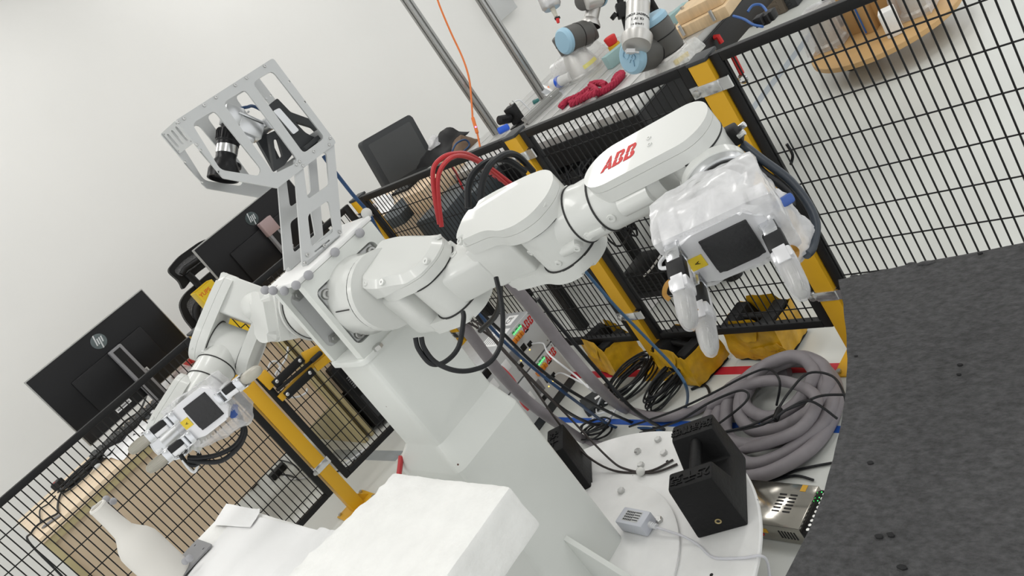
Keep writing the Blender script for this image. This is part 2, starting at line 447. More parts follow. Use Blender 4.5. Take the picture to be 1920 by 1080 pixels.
fence_panel((PX['D'][1] + .004, FY + .012, 0), (PX['D'][1] + 1.35, FY + .012, 0), .14, 1.018, 'black wire mesh fence panel at right over the bare floor, behind the dark foam sheet')
fence_panel((PB.x + .062, FY + .012, 0), (PX['C'][0] - .008, FY + .012, 0), .14, 1.018, 'black wire mesh fence panel behind the shoulder with red and black hoses looping over it')
ga = PA + LDIR * .068; gb = PB - LDIR * .01
fence_panel(ga, gb, .14, 1.018, 'black wire mesh gate with yellow latch beside the pedestal', 'wire_gate', 'gate')
lb = PA - LDIR * .01; la = PA - LDIR * 1.6
fence_panel(la, lb, .14, 1.018, 'black wire mesh fence panel at left in front of the pale desk')
# ------------------------------------------------------------------ robot pedestal, torso bracket
def hull(bm, pts, bev=0.0, seg=3, ang=25):
    b2 = BM()
    for p in pts: b2.verts.new(p)
    r = bmesh.ops.convex_hull(b2, input=b2.verts)
    bmesh.ops.delete(b2, geom=list({g for g in r['geom_interior'] + r['geom_unused'] if isinstance(g, bmesh.types.BMVert) and g.is_valid}), context='VERTS')
    bmesh.ops.dissolve_limit(b2, angle_limit=math.radians(1.5), verts=b2.verts, edges=b2.edges)
    if bev:
        es = [e for e in b2.edges if len(e.link_faces) == 2 and e.calc_face_angle(0) > math.radians(ang)]
        bmesh.ops.bevel(b2, geom=es, offset=bev, segments=seg, profile=0.5, affect='EDGES', clamp_overlap=True)
    merge(bm, b2); return bm
def circ(c, z, r, x=None, n=28, a0=0, a1=360):
    M = frame(c, z, x)
    full = a1 - a0 == 360
    return [M @ V((r * math.cos(math.radians(a0 + (a1 - a0) * i / (n if full else n - 1))), r * math.sin(math.radians(a0 + (a1 - a0) * i / (n if full else n - 1))), 0)) for i in range(n)]

PXR, PXL = -1.417, -1.557            # outer faces of the two mounting plates
SY, SZ = .667, 1.137                 # shoulder axis
ped = top('robot_pedestal', 'white flared steel pedestal on a round base disc carrying the two white robot arms', 'pedestal', (-1.49, .66, 0))
DZ = .288; DC = V((-1.465, .664, 0))
bm = BM(); lathe(bm, [(0, DZ - .014), (.447, DZ - .014), (.4525, DZ - .010), (.4525, DZ - .003), (.449, DZ), (.304, DZ), (0, DZ)], DC, (0, 0, 1), 96); obj('base_disc', bm, DISCW, ped)
bm = BM(); lathe(bm, [(0, DZ), (.3005, DZ), (.302, DZ + .002), (.302, DZ + .009), (.300, DZ + .0105), (0, DZ + .0105)], V((-1.488, .634, 0)), (0, 0, 1), 96); obj('upper_disc', bm, DISCW, ped)
bm = BM(); lathe(bm, [(0, 0), (.30, 0), (.30, .02), (.2, .03), (.2, DZ - .04), (.26, DZ - .0142), (0, DZ - .0142)], DC, (0, 0, 1), 48); obj('turntable_foot', bm, MIDGREY, ped)
DT = DZ + .0105
bm = BM()
lo = [(-1.645, .562), (-1.384, .562), (-1.384, .778), (-1.645, .778)]
up = [(PXL, .578), (-1.415, .578), (-1.415, .768), (PXL, .768)]
def ring8(q, z, r, n=5):
    return [V((p[0], p[1], z)) for p in roundpoly(q, r, n)]
rings = [ring8(lo, DT, .03), ring8(lo, .735, .03), ring8(lo, .742, .03), ring8(up, .803, .022), ring8(up, .810, .022), ring8(up, 1.036, .022)]
vr = [[bm.verts.new(p) for p in r] for r in rings]
for A, B in zip(vr, vr[1:]):
    for i in range(len(A)): bm.faces.new((A[i], A[(i + 1) % len(A)], B[(i + 1) % len(A)], B[i]))
bm.faces.new(vr[-1]); bm.faces.new(vr[0][::-1])
obj('column', bm, WHITE2, ped, angle=20)
# foot flange and gusset ribs of the column
bm = BM(); bx(bm, (-1.68, .53, DT), (-1.36, .83, DT + .0), bev=0) if False else None
for nm, p in (('gusset', ((-1.384, .70), (-1.30, .70))),):
    bm = BM()
    y0 = .655
    for yy in (y0,):
        vs = [(-1.384, yy, DT), (-1.235, yy, DT), (-1.235, yy, DT + .012), (-1.384, yy, DT + .14)]
        hexa(bm, [V((a, yy - .006, c)) for a, _, c in vs] + [V((a, yy + .006, c)) for a, _, c in vs])
    obj('gusset', bm, WHITE2, ped)
# bottom flange of torso bracket
bm = BM(); prism(bm, rrect(.150, .205, .02, cx=-1.487, cy=.672), 1.036, 1.048, bev=.003); obj('torso_flange', bm, WHITE2, ped)
# two mounting plates, back plate, top roof
def mount_plate(x0, x1, nm):
    bm = BM()
    M = Matrix(((0, 0, 1, 0), (1, 0, 0, 0), (0, 1, 0, 0), (0, 0, 0, 1))) # local x->y, y->z, z->x
    M = Matrix.Translation(((x0 + x1) / 2, 0, 0)) @ M
    out = roundpoly([(.577, 1.048), (.775, 1.048), (.775, 1.236), (.577, 1.236)], [.002, .002, .004, .004], 3)
    plate(bm, out, [rrect(.166, .134, .014, cx=SY + .003, cy=SZ + .003)], abs(x1 - x0), M)
    o = obj(nm, bm, WHITE2, ped, angle=30)
    bm = BM(); s = 1 if x1 > x0 else -1
    bx(bm, (x0 + s * .001, .58, 1.06), (x0 + s * .009, .768, 1.215)); obj('recess_floor', bm, LTGREY, o)
    return o
pR = mount_plate(PXR - .024, PXR, 'mounting_plate'); pL = mount_plate(PXL + .016, PXL, 'mounting_plate')
bm = BM(); bx(bm, (PXL + .016, .760, 1.048), (PXR - .024, .775, 1.236), bev=.001); obj('torso_back_plate', bm, WHITE2, ped)
bm = BM(); bx(bm, (PXL - .006, .572, 1.236), (PXR + .001, .780, 1.247), bev=.0035); obj('torso_roof', bm, DISCW, ped)
for (y, z) in ((SY - .062, SZ + .052), (SY + .068, SZ + .052), (SY - .062, SZ - .048), (SY + .068, SZ - .048)):
    bm = BM(); lathe(bm, [(0, 0), (.0135, 0), (.0135, .003), (.0105, .003), (.0105, .016), (.009, .018), (.0055, .018), (.0055, .010), (0, .010)], (PXR - .0155, y, z), (1, 0, 0), 20); obj('mounting_bolt', bm, STEEL, ped)
for z in (1.200, 1.085):
    bm = BM(); lathe(bm, [(0, 0), (.0115, 0), (.0115, .009), (.006, .0095), (.006, .013), (0, .013)], (PXL + .0155, .606, z), (1, 0, 0), 6); obj('hex_nut', bm, STEEL, ped)
bm = BM(); lathe(bm, [(0, 0), (.008, 0), (.008, .006), (0, .006)], (-1.475, .60, 1.048), (0, 0, 1), 6); obj('hex_nut', bm, STEEL, ped)
bm = BM(); lathe(bm, [(0, 0), (.011, 0), (.011, .007), (.009, .0085), (0, .0085)], (PXR + .008, .612, 1.043), (0, 0, 1), 6); obj('hex_bolt', bm, STEEL, ped)
# tracking balls glued along the roof edge
mk = [(675, 437), (628, 473), (578.5, 516)]
for p in mk:
    q = on_x(*p, PXR + .008); bm = BM(); ball(bm, q, .0092); obj('marker_ball', bm, RUBG, ped)
for p in [(555, 535), (533, 545.5), (512, 545), (497, 544)]:
    q = on_y(*p, .566); bm = BM(); ball(bm, q, .0088); obj('marker_ball', bm, RUBG, ped)
# ball at the far end of the roof
bm = BM(); ball(bm, (PXR - .01, .783, 1.250), .011); obj('marker_ball', bm, mat('pale_marker_ball', (.6, .6, .58), .7), ped)
# bolts and loose fittings on the disc
for (px, py) in ((1235, 826), (1197, 848), (1246, 851), (1203, 874), (1166, 922), (1237, 977)):
    z = DT if (px, py) in ((1166, 922), (1237, 977)) else DZ
    q = on_z(px, py, z); bm = BM(); lathe(bm, [(0, 0), (.0095, 0), (.0095, .008), (.0075, .0095), (0, .0095)], q, (0, 0, 1), 6); obj('hex_bolt', bm, STEEL, ped)
for p in ((1251, 865), (1334, 1078)):
    q = on_z(*p, DZ); bm = BM(); lathe(bm, [(0, -.001), (.004, -.001), (.004, .0006), (0, .0006)], q, (0, 0, 1), 12); obj('bolt_hole', bm, BLACKP, ped)
bm = BM(); ball(bm, on_z(1201, 884, DZ + .012), .0115); obj('marker_ball', bm, mat('clear_ball', (.75, .75, .72), .2), ped)

# ------------------------------------------------------------------ arms
SEAM = mat('dark_joint_seam', (.02, .02, .02), .6)
def seam(parent, c, axis, r, w=.0026):
    bm = BM(); lathe(bm, [(r - .006, -w / 2), (r + .0012, -w / 2), (r + .0012, w / 2), (r - .006, w / 2)], c, axis, 40)
    return obj('seam_ring', bm, SEAM, parent)
def recess_screw(parent, p, n, r=.0055):
    """countersunk cover screw standing in a small collar"""
    n = V(n).normalized(); p = V(p)
    bm = BM(); lathe(bm, [(0, .0004), (r * .40, .0004), (r * .46, .0024), (r, .0024), (r * 1.15, .0014), (r * 1.15, -.004), (0, -.004)], p, n, 14)
    o = obj('cover_screw', bm, WHITE, parent)
    return o
def Mrot(M): return M.to_3x3()
def abb(bm, c, ux, uy, w, h, t=.0006):
    """three bold letters with their split bars; w, h = half width, half height"""
    ux = V(ux).normalized(); uy = V(uy); uy = (uy - ux * uy.dot(ux)).normalized(); n = ux.cross(uy)
    M = Matrix.Translation(V(c)) @ Matrix((ux, uy, n)).transposed().to_4x4()
    def L(pts, x0):
        q = [((x0 + p[0] + (p[1] - .5) * .16) * w / 1.2, (p[1] - .5) * 2 * h) for p in pts]
        b2 = BM(); prism(b2, q, -t / 2, t / 2); merge(bm, b2, M)
    A = -1.22
    L([(0, 0), (.20, 0), (.27, .17), (.36, .17), (.36, .30), (.31, .30), (.36, .42), (.36, .47), (.17, .47)], A)
    L([(.41, .17), (.51, .17), (.57, 0), (.78, 0), (.62, .47), (.41, .47), (.41, .42), (.46, .30), (.41, .30)], A)
    L([(.19, .53), (.36, .53), (.36, 1), (.35, 1)], A); L([(.41, .53), (.60, .53), (.43, 1), (.41, 1)], A)
    for x0 in (-.40, .42):
        L([(0, 0), (.34, 0), (.34, .17), (.23, .17), (.23, .46), (0, .46)], x0)
        L([(.38, 0), (.52, .01), (.67, .09), (.72, .22), (.69, .34), (.58, .46), (.38, .46), (.38, .32), (.45, .30), (.45, .19), (.38, .17)], x0)
        L([(0, .53), (.23, .53), (.23, .83), (.34, .83), (.34, 1), (0, 1)], x0)
        L([(.38, .53), (.54, .53), (.62, .62), (.66, .76), (.62, .90), (.52, .99), (.38, 1), (.38, .83), (.44, .81), (.44, .70), (.38, .67)], x0)

def base_part(arm, x0, s, ln=.100):
    """shoulder base: s=+1 points to +x"""
    bm = BM(); bx(bm, (x0 - s * .0145, SY - .074, SZ - .060), (x0 - s * .006, SY + .080, SZ + .066), bev=.003); obj('base_flange', bm, LTGREY, arm)
    bm = BM(); lathe(bm, [(0, 0), (.080, 0), (.080, .010), (.0745, .022), (.0745, ln), (0, ln)], (x0 - s * .010, SY, SZ), (s, 0, 0), 56); b0 = obj('base_link', bm, WHITE, arm)
    seam(b0, (x0 + s * (ln - .012), SY, SZ), (1, 0, 0), .0748, .003)
    return b0
def shoulder_yoke(arm, M, ring, back=-.075):
    """M: joint frame, x outward, z to the cover; ring: circle points of the shoulder seam in world space"""
    R = Mrot(M); bm = BM(); xax = R @ V((1, 0, 0))
    s2 = [p + xax * .014 for p in ring]
    hull(bm, list(ring) + s2)
    f = back
    blk = [M @ V((a, b, h)) for a, b, h in ((f, -.062, .050), (f, .062, .052), (f, -.060, -.060), (f, .058, -.062), (-.050, -.062, .050), (-.050, .060, .050), (-.050, -.062, -.066), (-.050, .056, -.066))]
    hull(bm, blk, bev=.013)
    out = roundpoly([(-.095, -.058), (-.062, -.064), (-.035, -.060), (.0, -.058), (.034, -.048), (.056, -.018), (.056, .016), (.036, .046), (.0, .058), (-.075, .060)], .012, 4)
    prism(bm, out, .040, .0600, M)
    outb = roundpoly([(-.070, -.060), (-.040, -.058), (.0, -.056), (.034, -.047), (.055, -.018), (.055, .016), (.036, .044), (.0, .056), (-.070, .052)], .012, 4)
    prism(bm, outb, -.068, -.040, M, bevb=.012, seg=2)
    return obj('shoulder_yoke', bm, WHITE, arm, angle=30)
def elbow_yoke(arm, M):
    R = Mrot(M)
    out = [(-.162, .000), (-.148, -.026), (-.085, -.030), (-.064, -.038), (-.036, -.054), (.0, -.060), (.034, -.050), (.056, -.020), (.059, .012), (.046, .042), (.020, .062), (-.02, .070), (-.10, .074), (-.150, .070), (-.165, .045)]
    out = roundpoly(out, .014, 4)
    bm = BM(); prism(bm, out, .040, .060, M)
    hull(bm, [M @ V((a, b, h)) for a in (-.160, -.068) for b in (-.024, .066) for h in (-.046, .050)], bev=.006)
    outb = [(-.150, -.02), (-.10, -.030), (-.065, -.034), (-.03, -.052), (.0, -.057), (.034, -.048), (.054, -.018), (.056, .010), (.044, .036), (.02, .056), (-.02, .062), (-.10, .066), (-.150, .064)]
    prism(bm, [p for p in roundpoly(outb, .014, 4)], -.066, -.040, M, bevb=.010, seg=2)
    y = obj('elbow_yoke', bm, WHITE, arm, angle=30)
    bm = BM(); prism(bm, out, .0605, .0765, M, bev=.0135, seg=1); cv = obj('yoke_cover', bm, WHITE, y, angle=30)
    for a, b in ((-.152, -.016), (-.095, -.021), (-.042, -.042), (.044, -.028), (.030, .048), (-.158, .040)):
        recess_screw(y, M @ V((a, b, .0695)), R @ V((.1 if a > 0 else -.1, -.45 if b < 0 else .4, 1)))
    seam(y, M @ V((0, 0, .0395)), R @ V((0, 0, 1)), .0545); seam(y, M @ V((0, 0, -.0395)), R @ V((0, 0, 1)), .0545)
    return y
def forearm(arm, M, F, LF, logo=False):
    """M: elbow frame (z to the cover side); F: unit vector along the forearm, LF: elbow to wrist"""
    J = M @ V((0, 0, 0)); U = (Mrot(M) @ V((0, 0, 1))).normalized(); F = V(F); F = (F - U * F.dot(U)).normalized(); SIDE = U.cross(F)
    bm = BM(); cyl(bm, J - U * .039, J + U * .039, .053, seg=48)
    o5 = J + U * .006
    hull(bm, circ(o5, F, .046, U, 36) + circ(o5 + F * .060, F, .0475, U, 36))
    lathe(bm, [(0, -.046), (.020, -.046), (.036, -.038), (.046, -.020), (.0475, .0)], o5, F, 40)
    tube(bm, [o5 + F * .016 - SIDE * .043 - U * .020, o5 + F * .052 - SIDE * .0475 - U * .016], .0098, 12, smooth=False)
    hull(bm, circ(J - F * .034 - SIDE * .036 + U * .008, -SIDE - F * .6, .012, None, 16) + circ(J - F * .020 - SIDE * .020 + U * .030, -SIDE - F * .6, .013, None, 16) + circ(J - F * .018 - SIDE * .024 - U * .002, -SIDE - F * .6, .012, None, 16))
    l4 = obj('elbow_link', bm, WHITE, arm)
    recess_screw(l4, o5 + F * .050 - SIDE * .0573 - U * .017, -SIDE); recess_screw(l4, J - F * .0355 - SIDE * .0385 + U * .008, -SIDE - F * .6); recess_screw(l4, J - SIDE * .053 - U * .024, -SIDE)
    bm = BM(); box(bm, (0, 0, 0), (.016, .012, .018), frame(J + F * .046 + SIDE * .03 + U * .036, U, F), bev=.002); obj('stop_block', bm, WHITE, l4)
    seam(l4, o5 + F * .061, F, .0478)
    bm = BM(); lathe(bm, [(0, .062), (.0475, .062), (.0475, .066), (.0462, .070), (.0470, .098), (.0475, .107), (0, .107)], o5, F, 44)
    box(bm, (0, 0, 0), (.034, .010, .011), frame(o5 + F * .088 - SIDE * .046 - U * .012, U, F), bev=.003)
    col5 = obj('forearm_collar', bm, WHITE, arm)
    recess_screw(col5, o5 + F * .074 - SIDE * .0475 - U * .012, -SIDE, .0065)
    seam(col5, o5 + F * .108, F, .0478)
    M5 = frame(o5, U, F)
    bm = BM()
    hull(bm, circ(o5 + F * .109, F, .0472, U, 40) + circ(o5 + F * (LF - .075), F, .0455, U, 40) + circ(o5 + F * (LF - .058), F, .036, U, 40))
    tube(bm, [o5 + F * .15 - SIDE * .041 + U * .004, o5 + F * (LF - .075) - SIDE * .040 + U * .004], .016, 14, smooth=False)
    stad = [(LF + .0465 * math.cos(math.radians(t)), .0465 * math.sin(math.radians(t))) for t in range(-90, 91, 9)] + [(.160 + .050 * math.cos(math.radians(t)), .0465 * math.sin(math.radians(t))) for t in range(90, 271, 9)]
    prism(bm, stad, .020, .0415, M5)
    stb = [(LF + .034 * math.cos(math.radians(t)), .034 * math.sin(math.radians(t))) for t in range(-90, 91, 10)] + [(.185 + .03 * math.cos(math.radians(t)), .034 * math.sin(math.radians(t))) for t in range(90, 271, 10)]
    prism(bm, stb, -.062, -.040, M5, bevb=.008)
    l5 = obj('forearm_link', bm, WHITE, arm, angle=30)
    bm = BM(); prism(bm, stad, .042, .0545, M5, bev=.0095, seg=1); obj('forearm_cover', bm, WHITE, l5, angle=30)
    for a, b in ((.165, -.038), (.235, -.040), (LF + .005, -.040), (.195, .040), (.250, .040), (LF + .030, .026)): recess_screw(l5, M5 @ V((a, b, .0495)), U + SIDE * (.6 if b > 0 else -.6), .0055)
    for a, b in ((.226, .010), (.230, -.008)): recess_screw(l5, M5 @ V((a, b, .0540)), U, .0036)
    recess_screw(l5, o5 + F * .126 - SIDE * .0465 - U * .002, -SIDE, .0065); recess_screw(l5, o5 + F * .113 + U * .046, U, .0045)
    if logo:
        bm = BM(); abb(bm, M5 @ V((.176, .002, .0549)), F, SIDE, .030, .0165); obj('lettering', bm, RED, l5, angle=0)
    return J, U, F, SIDE, o5, M5, l5
def wrist(arm, Jw, U, FL):
    bm = BM(); cyl(bm, Jw - U * .040, Jw + U * .026, .0455, seg=44)
    hull(bm, circ(Jw - U * .006, FL, .034, None, 30) + circ(Jw - U * .006 + FL * .045, FL, .040, None, 30))
    lathe(bm, [(0, .022), (.048, .032), (.048, .044), (.046, .046)], Jw - U * .006, FL, 48)
    l6 = obj('wrist_link', bm, WHITE, arm)
    seam(l6, Jw + U * .0265, U, .0458)
    FC = Jw - U * .006 + FL * .046
    bm = BM(); lathe(bm, [(0, 0), (.047, 0), (.0478, .002), (.0478, .012), (.046, .014), (.041, .014), (.041, .018), (.039, .020), (0, .020)], FC, FL, 48); fl = obj('tool_flange', bm, ALU2, arm)
    seam(fl, FC + FL * .0145, FL, .0415)
    return FC
# right hand side of the picture: arm stretched towards the fence
TILT = Matrix.Translation((0, SY, SZ)) @ Matrix.Rotation(math.radians(12), 4, 'X') @ Matrix.Translation((0, -SY, -SZ))
def jf(x, y, z, az): return TILT @ Matrix.Translation((x, y, z)) @ Matrix.Rotation(math.radians(az), 4, 'Z')
arm = top('industrial_robot', 'white robot arm with red lettering, stretched out to the right towards the fence', 'robot arm', (PXR - .002, SY, SZ))
base_part(arm, PXR, 1, .082)
bm = BM(); bx(bm, (PXR - .002, SY - .0752, SZ + .016), (PXR + .06, SY - .0738, SZ + .018)); obj('panel_joint', bm, SEAM, arm)
ZU = 1.087
J2p = (-1.238, .713); J4p = (-.974, .779); J6p = (-.699, .866)
A2 = math.degrees(math.atan2(J4p[1] - J2p[1], J4p[0] - J2p[0])); A6 = math.degrees(math.atan2(J6p[1] - J4p[1], J6p[0] - J4p[0]))
M2 = jf(*J2p, ZU, 8); M4 = jf(*J4p, ZU, A2)
X1 = PXR + .073
ring1 = [V((X1, SY + .077 * math.cos(t), SZ + .077 * math.sin(t))) for t in [k * math.pi / 24 for k in range(48)]]
l1 = shoulder_yoke(arm, M2, ring1, -.112)
# sloping cover of the shoulder yoke
MT = TILT
bm = BM()
cpl = roundpoly([(-.118, -.040), (-.100, -.066), (-.062, -.068), (-.035, -.061), (.0, -.058), (.034, -.048), (.056, -.018), (.056, .016), (.036, .046), (.0, .058), (-.070, .064), (-.116, .052), (-.122, .0)], .012, 4)
def cz(a): return .078 if a > -.005 else .078 + (-.005 - a) * .30
lowr = [M2 @ V((a, b, .0605)) for a, b in cpl]; midr = [M2 @ V((a, b, cz(a) - .0125)) for a, b in cpl]
topr = [M2 @ V((a, b, cz(a))) for a, b in off(cpl, .014)]
vr = [[bm.verts.new(p) for p in r] for r in (lowr, midr, topr)]
for A, B in zip(vr, vr[1:]):
    for i in range(len(A)): bm.faces.new((A[i], A[(i + 1) % len(A)], B[(i + 1) % len(A)], B[i]))
bm.faces.new(vr[-1]); bm.faces.new(vr[0][::-1])
c1 = obj('yoke_cover', bm, WHITE, l1, angle=24)
for a, b in ((-.088, -.058), (-.050, -.058), (.044, -.026), (.040, .034)): recess_screw(l1, M2 @ V((a, b, cz(a) - .0055)), Mrot(M2) @ V((.1, -.6 if b < 0 else .5, 1)))
Uw = (MT.to_3x3() @ V((0, 0, 1)))
seam(l1, M2 @ V((0, 0, .0398)), Uw, .0560); seam(l1, M2 @ V((0, 0, -.0398)), Uw, .0560)
# upper arm link between shoulder and elbow yokes
bm = BM(); cyl(bm, M2 @ V((0, 0, -.0395)), M2 @ V((0, 0, .0395)), .0545, seg=48)
Ma = jf(*J2p, ZU, A2)
hull(bm, [Ma @ V((0, s * b, h)) for s in (-1, 1) for b, h in ((.046, -.036), (.046, .026), (.030, .038))] +
     [Ma @ V((.125, s * b + .018, h)) for s in (-1, 1) for b, h in ((.042, -.040), (.044, .022), (.026, .040))], bev=.005)
l2 = obj('upper_arm_link', bm, WHITE, arm, angle=30)
recess_screw(l2, Ma @ V((.062, .005, .039)), Uw, .0065)
bm = BM(); cyl(bm, Ma @ V((.038, .036, .030)), Ma @ V((.038, .036, .046)), .011, .009, seg=16); obj('screw_boss', bm, WHITE, l2)
l3 = elbow_yoke(arm, M4)
Fw = MT.to_3x3() @ V((math.cos(math.radians(A6)), math.sin(math.radians(A6)), 0))
LFR = math.hypot(J6p[0] - J4p[0], J6p[1] - J4p[1]) - .012
J, U, F, SIDE, o5, M5, l5 = forearm(arm, M4, Fw, LFR, logo=True)
FLR = (AX * .24 + AY * .70 - AZ * .67).normalized()
JW = o5 + F * LFR - U * .006
FCR = wrist(arm, JW, U, FLR)
g = JW + F * .048 + SIDE * .014
bm = BM(); box(bm, (0, 0, 0), (.020, .028, .020), frame(g, F, SIDE), bev=.004); gl = obj('cable_gland', bm, BLACKP, arm)
for s in (-1, 1):
    bm = BM(); cyl(bm, g + SIDE * .009 * s + F * .008, g + SIDE * .009 * s + F * .018 + V((0, 0, .002)), .0045, seg=10); obj('gland_screw', bm, CHROME, gl)

# left hand side of the picture: arm bent forward at the elbow
armL = top('industrial_robot', 'white robot arm bent at the elbow, left of the pedestal', 'robot arm', (PXL + .002, SY, SZ))
base_part(armL, PXL, -1)
XL = PXL - .093
ringL = [V((XL, SY + .079 * math.cos(t), SZ + .079 * math.sin(t))) for t in [k * math.pi / 24 for k in range(48)]]
def axes(o, z, x):
    return frame(o, z, x)
ML2 = axes((-1.745, .655, 1.137), (-.12, -.84, .52), (-1, 0, 0))
lL1 = shoulder_yoke(armL, ML2, ringL)
bm = BM(); o = [(-.075, -.05), (-.02, -.058), (.03, -.052), (.058, -.02), (.058, .02), (.03, .05), (-.02, .058), (-.075, .055)]
prism(bm, roundpoly(o, .02, 4), .050, .082, ML2, bev=.016, seg=1); cL = obj('yoke_cover', bm, WHITE, lL1, angle=28)
for a, b in ((-.06, -.04), (.0, -.05), (.047, -.02), (.04, .03), (-.05, .05)): recess_screw(lL1, ML2 @ V((a, b, .072)), Mrot(ML2) @ V((a * 8, b * 8, 1)))
J4L = V((-1.995, .568, 1.122))
a4 = (AX * -.93 + AY * -.34 + AZ * -.02).normalized(); bk = (ML2 @ V((0, 0, 0))) - J4L; bk = (bk - a4 * bk.dot(a4)).normalized()
bk = (AX * .66 - AY * .62 + AZ * .18); bk = (bk - a4 * bk.dot(a4)).normalized()
ML4 = axes(J4L, a4, -bk)
bm = BM(); cyl(bm, ML2 @ V((0, 0, -.0395)), ML2 @ V((0, 0, .0395)), .0545, seg=48)
q = J4L + bk * .11
hull(bm, circ(ML2 @ V((.0, 0, -.0)), (J4L - bk * -.1) - (ML2 @ V((0, 0, 0))), .045, None, 20) + circ(q, (J4L - (ML2 @ V((0, 0, 0)))), .043, None, 20))
obj('upper_arm_link', bm, WHITE, armL)
elbow_yoke(armL, ML4)
FfL = (AX * -.30 + AY * .72 - AZ * .62).normalized()
JL, UL, FL_, SL, oL5, ML5, lL5 = forearm(armL, ML4, FfL, .235)
JWL = oL5 + FL_ * .235
FLL = (AX * -.05 + AY * .25 - AZ * .96).normalized()
FCL = wrist(armL, JWL, UL, FLL)
# ------------------------------------------------------------------ camera head on its two plate neck
hd = top('vision_rig', 'aluminium plate head frame on a slotted neck, holding a black lens camera above the torso', 'camera mount', (-1.487, .68, 1.247))
def cr(L, ox, oy, s): return [(ox + x / s, oy + y / s) for x, y in L]
def yz(L, x): return [(on_x(px, py, x).y, on_x(px, py, x).z) for px, py in L]
def plate_x(bm, out, holes, x, t):
    """plate in a plane of constant x, loops given as (y,z)"""
    M = Matrix.Translation((x - t / 2, 0, 0)) @ Matrix(((0, 0, 1, 0), (1, 0, 0, 0), (0, 1, 0, 0), (0, 0, 0, 1)))
    plate(bm, out, holes, t, M)
XH, XN = -1.443, -1.4475
ho = roundpoly(yz(cr([(165, 350), (605, 68), (890, 450), (625, 655), (380, 610)], 260, 80, 2.4), XH), [.003, .006, .006, .002, .003], 3)
hs = [roundpoly(yz(cr(L, 260, 80, 2.4), XH), .009, 3) for L in (
    [(240, 365), (340, 305), (552, 570), (540, 600), (368, 572)],
    [(380, 272), (478, 210), (714, 525), (702, 545), (610, 590)],
    [(512, 180), (602, 126), (838, 428), (742, 498)])]
hole = lambda px, py: [(on_x(px, py, XH).y + .0022 * math.cos(t * .785), on_x(px, py, XH).z + .0022 * math.sin(t * .785)) for t in range(8)]
drill = [hole(*p) for p in cr([(575, 250), (678, 175), (748, 267), (360, 580), (280, 483)], 260, 80, 2.4)]
bm = BM(); plate_x(bm, ho, hs + drill, XH, .004); obj('head_side_plate', bm, ALU, hd, angle=25)
bm = BM(); plate_x(bm, ho, hs + drill, XH - .092, .004); obj('head_side_plate', bm, ALU, hd, angle=25)
# front cap with three slots and rear/top cross pieces
ya, za = yz([(328.8, 225.8)], XH)[0]; yf, zf = yz(cr([(245, 452)], 260, 80, 2.4), XH)[0]
h = za - zf
Mc = Matrix(((1, 0, 0, XH - .048), (0, 0, 1, ya + .004), (0, 1, 0, (za + zf) / 2), (0, 0, 0, 1)))
bm = BM(); plate(bm, rrect(.086, h, .003), [rrect(.011, h * .68, .0054, cx=c) for c in (-.026, 0, .026)] + [rrect(.003, .003, .0014, cx=sx * .037, cy=sy * h * .40) for sx in (-1, 1) for sy in (-1, 1)], .004, Mc); obj('front_cap', bm, ALU, hd, angle=25)
yb, zb = yz([(512, 108.3)], XH)[0]; yc, zc = yz([(630.8, 267)], XH)[0]
bm = BM(); bx(bm, (XH - .088, yb - .05, zb - .008), (XH - .006, yb - .012, zb - .003)); obj('cross_bar', bm, ALU, hd)
bm = BM(); bx(bm, (XH - .088, yc - .012, zc + .004), (XH - .006, yc - .006, zc + .04)); obj('cross_bar', bm, ALU, hd)
for p in cr([(177, 357), (204, 341), (295, 282), (347, 246), (434, 191), (485, 158), (567, 105), (862, 430), (858, 458), (788, 489), (710, 548), (740, 553), (725, 534), (260, 458)], 260, 80, 2.4):
    q = on_x(*p, XH); screw(hd, (XH, q.y, q.z), (1, 0, 0), .0032, h=.0025)
no = yz([(551, 300), (567, 496.6), (641.6, 437), (626, 262)], XN)
ns = [roundpoly(yz(L, XN), .008, 3) for L in ([(568, 306), (577, 374), (617, 346), (612, 284)], [(577, 403), (616, 375), (626.5, 434), (584, 463)])]
ns.append(roundpoly(yz([(589, 471), (617, 449), (619, 451), (591, 473)], XN), .001, 1))
for x in (XN, XN - .084):
    bm = BM(); plate_x(bm, no, ns, x, .005); obj('neck_plate', bm, ALU, hd, angle=25)
# neck feet
(y0, z0), (y1, z1) = no[1], no[2]
for x in (XN - .0055, XN - .0845):
    bm = BM()
    s = -1
    bx(bm, (x - .022, y0 + .01, 1.2475), (x, y1 - .004, 1.2525)); bx(bm, (x - .0045, y0 + .012, 1.2525), (x, y1 - .006, 1.268)); o = obj('foot_angle', bm, ALU, hd)
    for k in (.2, .5, .8): screw(o, (x - .013, y0 + (y1 - y0) * k, 1.2525), (0, 0, 1), .004)
for p in ((571, 497), (574, 480), (609, 467), (638, 441)):
    q = on_x(*p, XN); screw(hd, (XN, q.y + .003, max(q.z, 1.255)), (1, 0, 0), .0038)
# vision camera with lens
XC = -1.492
la = on_x(432, 236, XC); lb = on_x(418, 336, XC); ld = (lb - la).normalized(); LL = (lb - la).length
bm = BM(); box(bm, (0, 0, -.018), (.034, .034, .036), frame(la, ld, (1, 0, 0)), bev=.003); obj('camera_body', bm, ALU2, hd)
bm = BM(); lathe(bm, [(0, 0), (.0165, 0), (.0165, .008), (.0225, .010), (.0225, .032), (.0205, .034), (.0205, .040)], la, ld, 32); obj('lens_barrel', bm, BLACKG, hd)
bm = BM(); lathe(bm, [(.0198, .040), (.0198, .056), (.0180, .057), (0, .057)], la, ld, 32); obj('lens_ring', bm, CHROME, hd)
bm = BM(); lathe(bm, [(.0185, .056), (.0185, .066), (.021, .070), (.0285, LL - .016), (.0285, LL), (.0255, LL), (.025, LL - .006), (0, LL - .006)], la, ld, 40); obj('lens_hood', bm, BLACKG, hd)
bm = BM()
